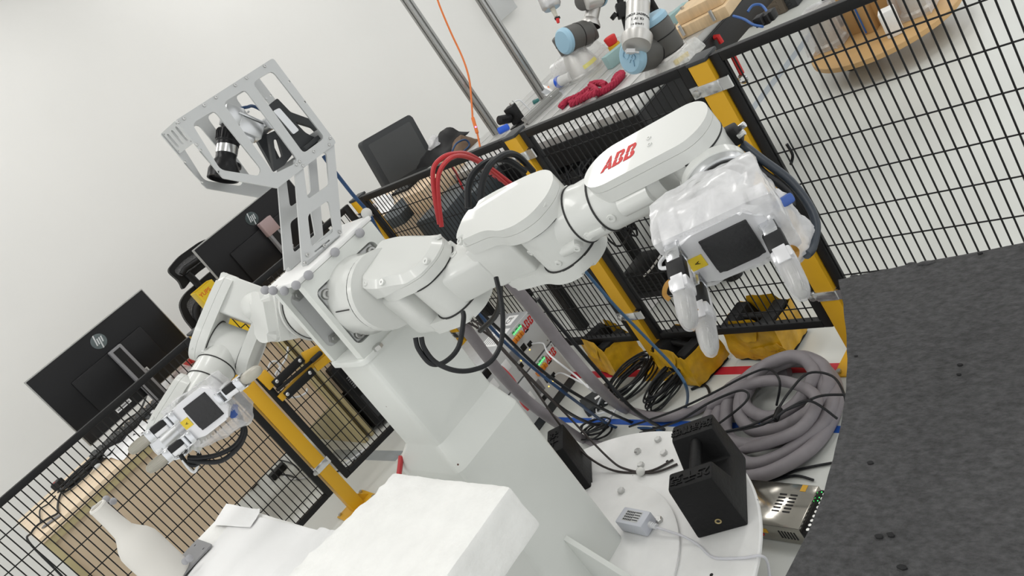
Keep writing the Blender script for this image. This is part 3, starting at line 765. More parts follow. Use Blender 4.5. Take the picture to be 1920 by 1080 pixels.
for k in range(24):
    t = k * math.pi / 12; box(bm, (.0228 * math.cos(t), .0228 * math.sin(t), .021), (.0018, .0018, .018), frame(la, ld, (1, 0, 0)))
obj('focus_ribs', bm, BLACKG, hd)
bm = BM(); lathe(bm, [(.0, 0), (.021, 0), (.0226, .003), (.0226, .008), (.019, .009), (0, .009)], on_x(430, 306, XC - .012), ld, 32); obj('second_lens', bm, BLACKG, hd)
# tilting bracket
bc = on_x(466, 243, XC); Mb = frame(bc, (0, -.55, .83), (1, 0, 0))
bm = BM(); box(bm, (0, 0, 0), (.036, .030, .046), Mb, bev=.002); box(bm, (.0, .018, .004), (.040, .005, .052), Mb, bev=.001); box(bm, (0, -.02, 0), (.026, .012, .026), Mb, bev=.002); obj('tilt_block', bm, ALU2, hd)
bm = BM(); box(bm, (0, 0, 0), (.040, .028, .014), frame(on_x(500, 235, XC), (0, .5, .86), (1, 0, 0)), bev=.003); cyl(bm, on_x(500, 235, XC) + V((-.024, 0, 0)), on_x(500, 235, XC) + V((.024, 0, 0)), .013, seg=20); obj('tilt_joint', bm, ALU2, hd)
# black carrier frames
def strut(nm, L, x, t, m, holes=()):
    bm = BM(); plate_x(bm, roundpoly(yz(L, x), .003, 2), [roundpoly(yz(H, x), .004, 3) for H in holes], x, t); return obj(nm, bm, m, hd, angle=25)
strut('carrier_bracket', [(503, 198), (520, 184), (545, 210), (584, 224), (603, 240), (602, 262), (570, 288), (556, 284)], XC + .012, .010, DKGREY, [[(553, 228), (586, 238), (597, 250), (590, 258), (572, 248)]])
strut('carrier_bracket', [(503, 250), (520, 243), (548, 290), (533, 310), (514, 322)], XC + .026, .010, DKGREY, [[(513, 262), (521, 258), (531, 292), (518, 300)]])
strut('carrier_bracket', [(480, 258), (502, 250), (530, 308), (514, 318)], XC - .02, .010, DKGREY)
strut('mount_strip', [(512, 208), (524, 202), (561, 244), (550, 252)], XC + .030, .006, ALU2)
bm = BM(); bx(bm, (XC - .03, on_x(560, 285, XC).y, on_x(560, 285, XC).z - .004), (XC + .03, on_x(600, 262, XC).y, on_x(560, 285, XC).z + .004)); obj('carrier_bracket', bm, DKGREY, hd)
bm = BM(); tube(bm, [la - ld * .03, on_x(441, 220, XC), on_x(448, 206, XC), on_x(463, 201, XC), on_x(482, 202, XC - .02), on_x(540, 240, XC - .05), on_x(590, 270, XC - .06)], .0032, 8); obj('camera_cable', bm, BLUEC, hd)
# blue signal cable from the head down behind the torso
bm = BM(); tube(bm, [on_x(606, 292, -1.50), on_x(625, 318, -1.50), on_x(660, 363, -1.51), on_x(690, 398, -1.52), on_x(706, 428, -1.54), on_x(716, 445, -1.57)], .0042, 8)
tag(obj('signal_cable', bm, BLUEC, origin=(-1.51, .8, 1.2)), 'dark blue signal cable running from the camera head down behind the torso', 'cable')
bm = BM(); tube(bm, [on_x(688, 392, -1.525), on_x(697, 418, -1.54), on_x(712, 440, -1.57)], .003, 8)
tag(obj('signal_cable', bm, mat('light_blue_sheath', (.12, .22, .34), .4), origin=(-1.53, .85, 1.2)), 'short lighter blue cable hanging beside the dark blue one at the roof edge', 'cable')
# ------------------------------------------------------------------ three finger gripper hands
SILV = mat('satin_silver', (0.66, 0.67, 0.69), 0.22, 0.9)
SILVW = mat('silver_white_shell', (0.74, 0.74, 0.76), 0.3, 0.25)
TIPG = mat('ribbed_grey_silicone', (0.30, 0.30, 0.28), 0.35, spec=0.6)
PAD = mat('black_palm_pad', (0.02, 0.02, 0.022), 0.6, bump=0.3, bscale=120)
CLR = film('clear_film', (0.86, 0.86, 0.88), .22, .12)
BAG = film('milky_plastic_bag', (0.90, 0.90, 0.91), .44, .14, 1.0, 20)
def finger(h, o, d, side, tipmat, wrap=False, flip=1):
    """o: root in world, d: pointing direction, side: axis across the finger"""
    M = frame(o, d, side)          # local x across, z along the finger, y = back of the finger
    bm = BM()
    for s in (-1, 1): box(bm, (s * .0135, 0, .004), (.004, .018, .030), M, bev=.0015)
    cyl(bm, M @ V((-.0155, 0, .010)), M @ V((.0155, 0, .010)), .0075, seg=16)
    box(bm, (0, 0, -.008), (.030, .022, .014), M, bev=.003)
    f = obj('finger', bm, SILV, h)
    bm = BM(); box(bm, (.006 * flip, 0, .030), (.017, .024, .034), M, bev=.003); obj('motor_block', bm, BLACKR, f)
    bm = BM(); box(bm, (-.007 * flip, 0, .030), (.011, .0235, .034), M, bev=.002); obj('side_shell', bm, SILVW, f)
    bm = BM(); box(bm, (0, 0, .056), (.029, .026, .019), M, bev=.004)
    for s in (-1, 1): box(bm, (s * .0145, 0, .058), (.003, .016, .026), M, bev=.001)
    obj('knuckle_block', bm, SILV if not wrap else SILVW, f)
    for s in (-1, 1):
        for yy in (-.006, .006): screw(f, M @ V((-.0126 * flip, yy * .6, .030 + s * .009)), M.to_3x3() @ V((-flip, 0, 0)), .0022, h=.001) if s == 1 else None
    # ribbed tip: flattened rounded pad
    bm = BM(); prof = [(.0105, .064), (.0128, .070), (.0138, .082), (.0134, .096), (.0115, .108), (.0075, .116), (.003, .1195), (0, .120)]
    lathe(bm, prof, (0, 0, 0), (0, 0, 1), 32); bmesh.ops.scale(bm, vec=V((1, .82, 1)), verts=bm.verts); bmesh.ops.transform(bm, matrix=M, verts=bm.verts)
    t = obj('fingertip', bm, tipmat, f)
    bm = BM()
    for k in range(-5, 6):
        a = k * .235
        P = [M @ V((r * 1.03 * math.sin(a), -.82 * r * 1.03 * math.cos(a), z)) for r, z in prof[:-2]]
        tube(bm, P, .0007, 5, 2)
    obj('tip_ribs', bm, tipmat, t)
    if wrap:
        bm = BM(); prof = [(.0150, .062), (.0152, .074), (.0150, .086), (.0146, .098), (.0128, .110), (.0088, .119), (.003, .1235), (0, .124)]
        lathe(bm, prof, (0, 0, 0), (0, 0, 1), 24); bmesh.ops.scale(bm, vec=V((1, .86, 1)), verts=bm.verts)
        for v in bm.verts: v.co += v.co.normalized() * .0007 * noise.noise(v.co * 160)
        bmesh.ops.transform(bm, matrix=M, verts=bm.verts); obj('film_wrap', bm, CLR, f)
    return f
def hand(label, O, e1, hz, spread, tips, wrap, cat='robot hand'):
    M = frame(O, hz, e1); R = M.to_3x3()
    h = top('gripper_hand', label, cat, O)
    out = roundpoly([(-.058, -.040), (-.030, -.047), (.034, -.047), (.058, -.026), (.058, .026), (.034, .047), (-.030, .047), (-.058, .040)], .004, 2)
    bm = BM(); prism(bm, out, -.018, -.001, M, bev=.004); prism(bm, roundpoly([(-.046, -.036), (.04, -.036), (.04, .036), (-.046, .036)], .004, 2), -.078, -.017, M, bev=.003); obj('palm_body', bm, SILVW, h)
    bm = BM(); box(bm, (.004, 0, -.0005), (.064, .066, .003), M, bev=.0013); prism(bm, rrect(.064, .066, .010), -.001, .0022, Matrix.Translation((0, 0, 0)) @ M @ Matrix.Translation((.004, 0, 0)), bev=.001); obj('palm_pad', bm, PAD, h)
    bm = BM(); bx(bm, (-.055, -.010, -.0005), (-.034, .012, .0006), M=M); obj('warning_label', bm, mat('yellow_label', (.75, .55, .03), .5), h)
    bm = BM()
    bmt = BM(); text(bm, 'A', .009, M @ Matrix.Translation((-.044, .001, .0009)) @ Matrix.Rotation(math.radians(90), 4, 'Z'), .0003); obj('label_print', bm, BLACKP, h, angle=0); bmt.free()
    # side housings that carry the finger pair and the thumb
    for y in (-.029, .029):
        bm = BM(); box(bm, (-.058, y, -.040), (.026, .030, .060), M, bev=.003); obj('finger_housing', bm, SILVW, h)
    bm = BM(); box(bm, (.056, 0, -.040), (.024, .034, .060), M, bev=.003); obj('finger_housing', bm, SILVW, h)
    z0 = R @ V((0, 0, 1)); x0 = R @ V((1, 0, 0)); y0 = R @ V((0, 1, 0))
    for y in (-.029, .029):
        d = (z0 * math.cos(spread[0]) - x0 * math.sin(spread[0]))
        finger(h, M @ V((-.060, y, -.004)) + d * .006, d, y0, tips, wrap, 1)
    d = (z0 * math.cos(spread[1]) + x0 * math.sin(spread[1]))
    finger(h, M @ V((.054, 0, -.004)) + d * .006, d, y0, tips, wrap, 1)
    return h, M
def crumple(pts, n, amp, scale, seed=0):
    b2 = BM()
    for p in pts: b2.verts.new(p)
    r = bmesh.ops.convex_hull(b2, input=b2.verts)
    bmesh.ops.delete(b2, geom=list({g for g in r['geom_interior'] + r['geom_unused'] if isinstance(g, bmesh.types.BMVert) and g.is_valid}), context='VERTS')
    bmesh.ops.triangulate(b2, faces=b2.faces)
    for _ in range(n):
        bmesh.ops.subdivide_edges(b2, edges=[e for e in b2.edges if e.calc_length() > .012], cuts=1, use_grid_fill=True)
        bmesh.ops.triangulate(b2, faces=b2.faces)
    bmesh.ops.smooth_vert(b2, verts=b2.verts, factor=.4, use_axis_x=True, use_axis_y=True, use_axis_z=True)
    b2.normal_update()
    for v in b2.verts:
        k = noise.noise(v.co * scale + V((seed, 0, 0))) * amp + abs(noise.noise(v.co * scale * 2.3 + V((0, seed, 3)))) * amp * .7
        v.co += v.normal * k
    return b2
# right hand
eR = (AX * .82 - AY * .39 - AZ * .41).normalized(); hR = (AX * .02 + AY * .70 - AZ * .70).normalized()
dF = (FCR - CAM).dot(AZ)
OR_ = at(1368, 466, dF - .085)
HR, MR = hand('silver gripper hand wrapped in a plastic bag, hanging from the right arm, fingers pointing down', OR_, eR, hR, (math.radians(2), math.radians(4)), TIPG, True)
bm = BM(); cyl(bm, FCR + FLR * .018, MR @ V((0, 0, -.076)), .038, .036, seg=32); obj('wrist_adapter', bm, ALU2, HR)
pts = [MR @ V(p) for p in ((-.078, -.05, -.012), (-.078, .05, -.012), (-.078, -.05, -.09), (-.078, .05, -.09), (.078, -.05, -.004), (.076, .05, -.004), (.076, -.05, -.09), (.07, .05, -.09), (.04, .055, -.004), (.04, -.056, -.004), (-.03, .056, -.004), (-.03, -.056, -.004), (0, -.058, -.06), (0, .058, -.06))]
pts += [p for p in circ(MR @ V((0, 0, -.115)), FLR, .042)]
bm = crumple(pts, 4, .006, 26, 1.7)
inv = MR.inverted()
cut = [f for f in bm.faces if (lambda c: c.z > -.012 and abs(c.x) < .046 and abs(c.y) < .046)(inv @ f.calc_center_median())]
bmesh.ops.delete(bm, geom=cut, context='FACES')
tag(obj('plastic_bag', bm, BAG, origin=OR_), 'clear crumpled plastic bag wrapped around the gripper hand of the right arm', 'plastic bag')
tp = [at(1450, 350, dF - .05), at(1475, 372, dF - .04), at(1500, 400, dF - .03), at(1526, 432, dF - .03), at(1520, 470, dF - .05), at(1492, 500, dF - .07), at(1462, 520, dF - .08), at(1440, 440, dF - .09), at(1440, 400, dF - .02), at(1490, 440, dF + .02), at(1500, 480, dF - .0)]
bm = crumple(tp, 4, .007, 30, 4.1)
tag(obj('plastic_bag', bm, BAG, origin=tp[0]), 'loose gathered tail of clear plastic hanging at the right of the wrapped hand', 'plastic bag')
bm = BM(); box(bm, (0, 0, 0), (.034, .014, .012), frame(at(1466, 381, dF - .056), -AZ, AX * .8 - AY * .5), bev=.004); tag(obj('tape_strip', bm, mat('blue_tape', (.05, .12, .42), .5)), 'small strip of blue tape closing the plastic bag beside the right hand', 'tape')
RIB = mat('amber_flex_cable', (.40, .20, .03), .35)
def loop(L, dep, w, label):
    bm = BM(); ribbon(bm, [at(px, py, dep + k) for px, py, k in L], w, AZ + AX * .3, .0012); return tag(obj('flex_cable', bm, RIB), label, 'cable')
loop([(1468, 476, 0), (1482, 464, 0), (1494, 470, .01), (1490, 484, .01), (1470, 494, 0)], dF - .09, .006, 'amber flat cable loop beside the thumb of the right hand')
loop([(1266, 520, 0), (1250, 534, .01), (1246, 552, .02), (1256, 562, .02)], dF - .12, .006, 'amber flat cable loop left of the leftmost finger of the right hand')
loop([(1306, 578, 0), (1296, 594, .01), (1295, 610, .02), (1304, 618, .02)], dF - .12, .006, 'amber flat cable loop left of the lower finger of the right hand')
bm = BM(); tube(bm, [at(1258, 462, dF - .03), at(1250, 476, dF), at(1238, 492, dF), at(1240, 503, dF - .02), at(1262, 499, dF - .05)], .0028, 7); tag(obj('thin_wire', bm, WHITEC), 'thin white wire loop at the left finger of the right hand', 'cable')
# hoses from the wrist gland into the bag
for k, (L, r, lb) in enumerate((([(1392, 270), (1430, 300), (1478, 336), (1512, 378), (1530, 420), (1524, 462), (1512, 478)], .0062, 'outer slate hose from the wrist gland looping down to the bag tail'), ([(1398, 288), (1430, 322), (1462, 346), (1482, 368), (1484, 388)], .0055, 'inner black hose from the wrist gland into the plastic bag'))):
    bm = BM(); tube(bm, [at(px, py, dF + .02 - .012 * i) for i, (px, py) in enumerate(L)], r, 10); tag(obj('hose', bm, mat('slate_hose', (.035, .045, .06), .4) if k == 0 else BLACKC), lb, 'hose')

# left hand, palm open towards the camera
dL = (FCL - CAM).dot(AZ)
eL = (AX * .79 - AY * .60 - AZ * .08).normalized(); hL = (AX * .05 + AY * .20 - AZ * .975).normalized()
OL = at(379, 773, dL - .115)
HL, ML = hand('silver gripper hand with open palm and spread fingers on the left arm', OL, eL, hL, (math.radians(84), math.radians(80)), mat('clear_ribbed_silicone', (.42, .40, .34), .25, spec=.7), False)
HL.scale = (.92, .92, .92)
bm = BM(); cyl(bm, FCL + FLL * .018, ML @ V((0, 0, -.076)), .037, .034, seg=32); obj('wrist_adapter', bm, ALU2, HL)
pts = [ML @ V(p) for p in ((-.07, -.052, -.008), (-.07, .052, -.008), (.05, -.056, .006), (.05, .05, .006), (-.06, -.07, -.05), (.04, -.085, -.05), (-.07, -.04, -.09), (.06, -.06, -.09), (.06, .045, -.06), (-.06, .045, -.06))]
bm = crumple(pts, 4, .006, 28, 8.2)
inv = ML.inverted()
cut = [f for f in bm.faces if (lambda c: c.z > -.012 and abs(c.x) < .050 and abs(c.y) < .050)(inv @ f.calc_center_median())]
bmesh.ops.delete(bm, geom=cut, context='FACES')
tag(obj('plastic_bag', bm, CLR, origin=OL), 'thin clear plastic film around the open palm of the left hand', 'plastic bag')
bm = BM(); box(bm, (0, 0, 0), (.016, .03, .008), frame(at(439, 771, dL - .06), -AZ, AX), bev=.003); tag(obj('tape_strip', bm, MATS['blue_tape']), 'small blue tape strip behind the thumb side of the left hand', 'tape')
dW = dL - .02
for L, r, m, lb in (([(352, 858), (380, 858), (410, 852), (440, 836), (455, 812), (452, 786), (442, 768)], .0055, BLACKC, 'black hose looping under the left hand, upper of the two'),
                    ([(352, 862), (378, 866), (415, 864), (446, 840), (459, 815), (458, 800), (448, 785)], .0055, BLACKC, 'black hose looping under the left hand, lower of the two'),
                    ([(338, 852), (350, 868), (366, 872), (376, 862), (372, 850)], .005, BLACKC, 'short black hose loop between the left hand fingers and the palm'),
                    ([(342, 862), (356, 880), (366, 884), (374, 860), (372, 846)], .0032, WHITEC, 'thin white cable dropping below the left hand'),
                    ([(334, 828), (318, 836), (305, 843)], .0032, WHITEC, 'white cable end between the two fingers of the left hand')):
    bm = BM(); tube(bm, [at(px, py, dW + .004 * i) for i, (px, py) in enumerate(L)], r, 9); tag(obj('hose' if r > .004 else 'thin_wire', bm, m), lb, 'cable')
bm = BM(); cyl(bm, at(306, 842, dW + .008), at(295, 847, dW + .008), .0055, seg=12, bev=.002); tag(obj('cable_plug', bm, WHITEC), 'small white plug on the cable end beside the left hand fingers', 'plug')
# ------------------------------------------------------------------ foam, tables and weights around the pedestal
def rough_box(bm, a, b, n, amp, scale, seed=0, M=None, edge=.006):
    b2 = BM(); bx(b2, a, b, bev=edge)
    for _ in range(n): bmesh.ops.subdivide_edges(b2, edges=[e for e in b2.edges if e.calc_length() > .022], cuts=1, use_grid_fill=True)
    bmesh.ops.triangulate(b2, faces=[f for f in b2.faces if len(f.verts) > 4])
    b2.normal_update()
    for v in b2.verts:
        v.co += v.normal * (noise.noise(v.co * scale + V((seed, 0, 0))) * amp + noise.noise(v.co * scale * 4) * amp * .35)
    merge(bm, b2, M); return bm
# support table and paper covered foam board
t = top('foam_table', 'low grey table hidden under the paper covered white foam board', 'table', (-1.75, .12, 0))
bm = BM(); bx(bm, (-2.10, -.28, .66), (-1.02, .32, .69), bev=.003); obj('table_top', bm, LTGREY, t)
for x in (-2.05, -1.08):
    for y in (-.24, .28):
        bm = BM(); bx(bm, (x - .02, y - .02, 0), (x + .02, y + .02, .66), bev=.002); obj('leg', bm, MIDGREY, t)
bm = BM(); rough_box(bm, (-2.16, -.30, .692), (-1.0, .345, .79), 6, .0015, 9, 2)
tag(obj('foam_board', bm, FOAMW), 'large white foam board under loose paper sheets, lower left foreground', 'foam board')
def sheet(px4, z, label, lift=.004, seed=0, n=14, curl=None):
    """thin paper sheet with soft waves; px4 gives its corners on the board"""
    P = [on_z(px, py, z) for px, py in px4]; bm = BM(); g = []
    for i in range(n + 1):
        r = []
        for j in range(n + 1):
            u, v = i / n, j / n
            p = (P[0] * (1 - u) + P[1] * u) * (1 - v) + (P[3] * (1 - u) + P[2] * u) * v
            k = abs(noise.noise(V((u * 2.2 + seed, v * 2.2, 1)))) * lift + .0015
            if curl: k += curl * max(0, (u - .8)) * 5 * max(0, .25 - v) * 4
            r.append(bm.verts.new(p + V((0, 0, k))))
        g.append(r)
    for i in range(n):
        for j in range(n): bm.faces.new((g[i][j], g[i + 1][j], g[i + 1][j + 1], g[i][j + 1]))
    return tag(obj('paper_sheet', bm, PAPER, angle=0), label, 'paper', 'paper sheets on the foam board')
sheet([(448, 962), (620, 1000), (520, 1100), (330, 1110)], .7925, 'white paper sheet covering the middle of the foam board', .006, 3, curl=.0)
sheet([(600, 990), (645, 1000), (600, 1110), (480, 1110)], .7965, 'white paper sheet overlapping beside the foam block', .006, 5)
sheet([(425, 945), (492, 958), (470, 990), (400, 985)], .797, 'small torn translucent paper piece at the far corner of the board', .004, 9, 8, .006)
# foam block standing in front of the column
ZB = .885
bm = BM()
pa = on_z(742, 886, ZB); pb = on_z(957, 911, ZB); pc = on_z(640, 962, ZB)
d = (pb - pa).normalized(); Mb = frame((pb.x, pb.y, 0), (0, 0, 1), d)
wl = (pb - pa).length
b2 = BM(); bx(b2, (-wl, -.36, .798), (0, 0, ZB), bev=.006)
for _ in range(6): bmesh.ops.subdivide_edges(b2, edges=[e for e in b2.edges if e.calc_length() > .014], cuts=1, use_grid_fill=True)
bmesh.ops.triangulate(b2, faces=[f for f in b2.faces if len(f.verts) > 4]); b2.normal_update()
for v in b2.verts:
    e = noise.noise(v.co * 22) * .0022 + noise.noise(v.co * 80) * .0010
    if v.co.x < -wl + .01: e += abs(noise.noise(v.co * 45)) * .010
    v.co.x -= max(0, -v.co.y) * .30 * max(0, min(1, (-v.co.x / wl - .4) / .6))
    v.co += v.normal * e
bmesh.ops.transform(b2, matrix=Mb, verts=b2.verts); merge(bm, b2)
tag(obj('foam_block', bm, FOAMW, angle=30), 'thick white foam block with rough torn edges in front of the pedestal column', 'foam block')
# bottle with marker balls on a grey perforated plate
bp = on_z(326, 1083, .80)
t = top('bottle', 'matte white bottle with grey marker balls at lower left, beside the foam board edge', 'bottle', bp)
prof = [(0, 0), (.044, 0), (.0475, .004), (.0480, .10), (.0470, .118), (.0405, .136), (.0300, .152), (.0230, .166), (.0205, .20), (.0195, .243), (.0205, .246), (.0190, .250), (.0150, .250), (.0145, .235), (0, .235)]
bm = BM(); lathe(bm, prof, bp, (0, 0, 1), 48); obj('bottle_body', bm, mat('matte_white_print', (.72, .70, .66), .6), t)
for p, dd in (((178, 954), .0), ((199, 936), -.01), ((212, 940), .015)):
    q = at(*p, (bp - CAM).dot(AZ) - .03 + dd); bm = BM(); ball(bm, q, .0085); obj('marker_ball', bm, RUBG, t)
for p in ((355, 1047), (348, 1052)):
    q = at(*p, (bp - CAM).dot(AZ) - .05); bm = BM(); ball(bm, q, .009); obj('marker_ball', bm, RUBG, t)
c0 = on_z(372, 1018, .7935); c1 = on_z(399, 1028, .7935); c2 = on_z(345, 1085, .7935)
Mg = frame(c0, (0, 0, 1), c1 - c0); w = (c1 - c0).length
bm = BM(); plate(bm, rrect(w, .16, .006, cx=w / 2, cy=-.075), [rrect(.006, .006, .0029, cx=w / 2 + sx * w * .3, cy=y) for sx in (-1, 1) for y in (-.012, -.075, -.135)], .004, Mg @ Matrix.Translation((0, 0, .0075)))
tag(obj('perforated_plate', bm, mat('grey_steel_plate', (.25, .25, .26), .45, .3)), 'grey perforated steel plate lying on the foam board beside the bottle', 'plate')
# dark foam sheet on its table at right
ZF = .72
edge = [(1572, 524), (1581, 570), (1588, 630), (1589, 690), (1585, 745), (1576, 800), (1562, 860), (1543, 925), (1520, 985), (1495, 1035), (1470, 1082), (1440, 1140)]
loop_ = [on_z(px, py, ZF) for px, py in edge]
far = [on_z(px, py, ZF) for px, py in ((1920, 455), (1800, 478), (1700, 498), (1640, 510))]
dirf = (far[0] - loop_[0]).normalized()
poly = [p.to_2d() for p in loop_] + [V((.25, .34)), (far[0] + dirf * .7).to_2d()] + [p.to_2d() for p in far]
bm = BM(); vs = [bm.verts.new((p.x, p.y, ZF)) for p in poly]; f = bm.faces.new(vs)
bmesh.ops.triangulate(bm, faces=[f])
for _ in range(5):
    bmesh.ops.subdivide_edges(bm, edges=[e for e in bm.edges if e.calc_length() > .03], cuts=1)
    bmesh.ops.triangulate(bm, faces=bm.faces[:])
for v in bm.verts:
    k = noise.noise(V((v.co.x * 7, v.co.y * 1.5, 0))) * .0025
    q = noise.noise(v.co * 28 + V((9, 2, 0)))
    if v.is_boundary:
        v.co.x += noise.noise(v.co * 60) * .0012; v.co.y += noise.noise(v.co * 70) * .0016
    v.co.z += k - (.004 if q > .62 else 0)
r = bmesh.ops.extrude_face_region(bm, geom=bm.faces[:]); bmesh.ops.translate(bm, verts=[g for g in r['geom'] if isinstance(g, bmesh.types.BMVert)], vec=(0, 0, -.035))
DFOAM = mat('dark_grey_foam', (.062, .062, .064), .9, bump=1.0, bscale=190, var=.36, vscale=90, stretch=(1, 1.6, 1))
n_ = DFOAM.node_tree.nodes
fo = obj('foam_sheet', bm, DFOAM, angle=50)
tag(fo, 'large dark grey foam sheet filling the lower right foreground', 'foam sheet')
for px, py, rr in ((1800, 684, .004), (1798, 702, .003), (1632, 868, .0045), (1648, 1006, .005), (1670, 1003, .005), (1692, 1064, .006), (1838, 475, .004), (1605, 668, .003)):
    q = on_z(px, py, ZF + .0012)
    b2 = BM(); pts = [(rr * (1 + .5 * noise.noise(V((k * 1.3, px, 0)))) * math.cos(k * .7), rr * .6 * (1 + .6 * noise.noise(V((k * 1.7, py, 0)))) * math.sin(k * .7)) for k in range(9)]
    prism(b2, pts, -.001, .0012, Matrix.Translation(q)); obj('torn_pit', b2, mat('foam_pit', (.015, .015, .016), .95), fo)
for px, py in ((1735, 497), (1707, 497), (1600, 520)):
    q = on_z(px, py, ZF); b2 = BM(); ball(b2, q + V((0, .004, .0)), .012 if px == 1735 else .006, (1.3, .5, .35)); obj('torn_flap', b2, DFOAM, fo)
t = top('foam_stand', 'grey table frame hidden beneath the dark foam sheet', 'table', (-.15, .75, 0))
bm = BM(); bx(bm, (-.50, .50, .650), (.18, 1.06, .679), bev=.002); obj('table_top', bm, MIDGREY, t)
for x in (-.42, .14):
    for y in (.54, 1.02):
        bm = BM(); bx(bm, (x - .02, y - .02, 0), (x + .02, y + .02, .65)); obj('leg', bm, MIDGREY, t)

# ------------------------------------------------------------------ 25 kg block weights
IRON = mat('black_painted_iron', (.007, .007, .0075), .5, spec=.2, bump=.25, bscale=90)
def weight_outline(L, H):
    """side view of the block: two posts and a sloped notch"""
    p = L * .25
    return [(-L / 2, 0), (L / 2, 0), (L / 2, H), (L / 2 - p, H), (L / 2 - p - L * .10, H * .52), (-L / 2 + p + L * .10, H * .52), (-L / 2 + p, H), (-L / 2, H)]
def weight(label, o, az, L=.192, Wd=.120, H=.155, taped=False, group=None, face=True):
    t = top('iron_weight', label, 'weight', o, group)
    M = Matrix.Translation(V(o)) @ Matrix.Rotation(math.radians(az), 4, 'Z')
    Mx = M @ Matrix(((1, 0, 0, 0), (0, 0, -1, 0), (0, 1, 0, 0), (0, 0, 0, 1)))    # outline x,y -> x,z ; extrude along -y
    bm = BM(); b2 = BM(); ol = weight_outline(L, H)
    A = [b2.verts.new((x, -Wd / 2 * (.86 if z > H * .6 else 1), z)) for x, z in ol]; B = [b2.verts.new((x, Wd / 2 * (.86 if z > H * .6 else 1), z)) for x, z in ol]
    n = len(ol)
    b2.faces.new(A); b2.faces.new(B[::-1])
    for i in range(n): b2.faces.new((A[i], B[i], B[(i + 1) % n], A[(i + 1) % n]))
    bmesh.ops.recalc_face_normals(b2, faces=b2.faces)
    bmesh.ops.bevel(b2, geom=b2.edges[:], offset=.006, segments=2, profile=.6, affect='EDGES', clamp_overlap=True)
    merge(bm, b2, M); obj('weight_body', bm, IRON, t)
    bm = BM(); x = L * .27; cyl(bm, M @ V((-x, 0, H * .86)), M @ V((x, 0, H * .86)), .0125, seg=18); obj('handle', bm, IRON, t)
    return t, M
DISP = on_z(1309, 1011, DZ); e1 = on_z(1404, 985, DZ); e2 = on_z(1390, 870, DZ)
wd = (e1 - DISP); wn = wd.length; wd.normalize(); wl_ = V((-wd.y, wd.x, 0))
WL_ = .205
oc = DISP + wd * wn / 2 + wl_ * WL_ / 2
az = math.degrees(math.atan2(wl_.y, wl_.x))
t, M = weight('black iron 25 kg block weight with handle on the white disc, right of the pedestal', oc, az, WL_, wn, .150)
def emboss(parent, s, M, pos, size, rot, tilt=None):
    bm = BM(); text(bm, s, size, M @ Matrix.Translation(pos) @ Matrix.Rotation(math.radians(rot), 4, 'Z'), .003, bold=.0004); obj('embossed_text', bm, IRON, parent, angle=0)
emboss(t, '25千克', M, (-WL_ / 2 + .026, 0, .1508), .031, 90)
emboss(t, '东标精密', M, (WL_ / 2 - .026, 0, .1508), .026, 90)
bm = BM(); lathe(bm, [(.004, .0005), (.0075, .0005), (.0075, .0015), (.0055, .002), (.004, .0012)], M @ V((-WL_ / 2, -.006, .034)), M.to_3x3() @ V((-1, 0, 0)), 20); obj('brass_plug', bm, mat('worn_brass', (.45, .36, .18), .35, .9), t)
bm = BM(); lathe(bm, [(0, .0006), (.004, .0006), (.004, .001), (0, .001)], M @ V((-WL_ / 2, -.006, .034)), M.to_3x3() @ V((-1, 0, 0)), 16); obj('plug_hole', bm, BLACKP, t)
qa = on_z(1113, 911, DZ); qb = on_z(1111, 868, DZ); dq = (qb - qa).normalized(); nq = V((-dq.y, dq.x, 0))
nq = nq if nq.y > 0 else -nq
qc = (qa + qb) / 2 - nq * .101
t, M = weight('black iron block weight half hidden behind the pedestal column on the disc', (qc.x, qc.y, DZ), math.degrees(math.atan2(nq.y, nq.x)), .20, .125, .15)
emboss(t, '千克', M, (.074, 0, .1508), .030, 90); emboss(t, '25', M, (-.074, 0, .1508), .030, 90)
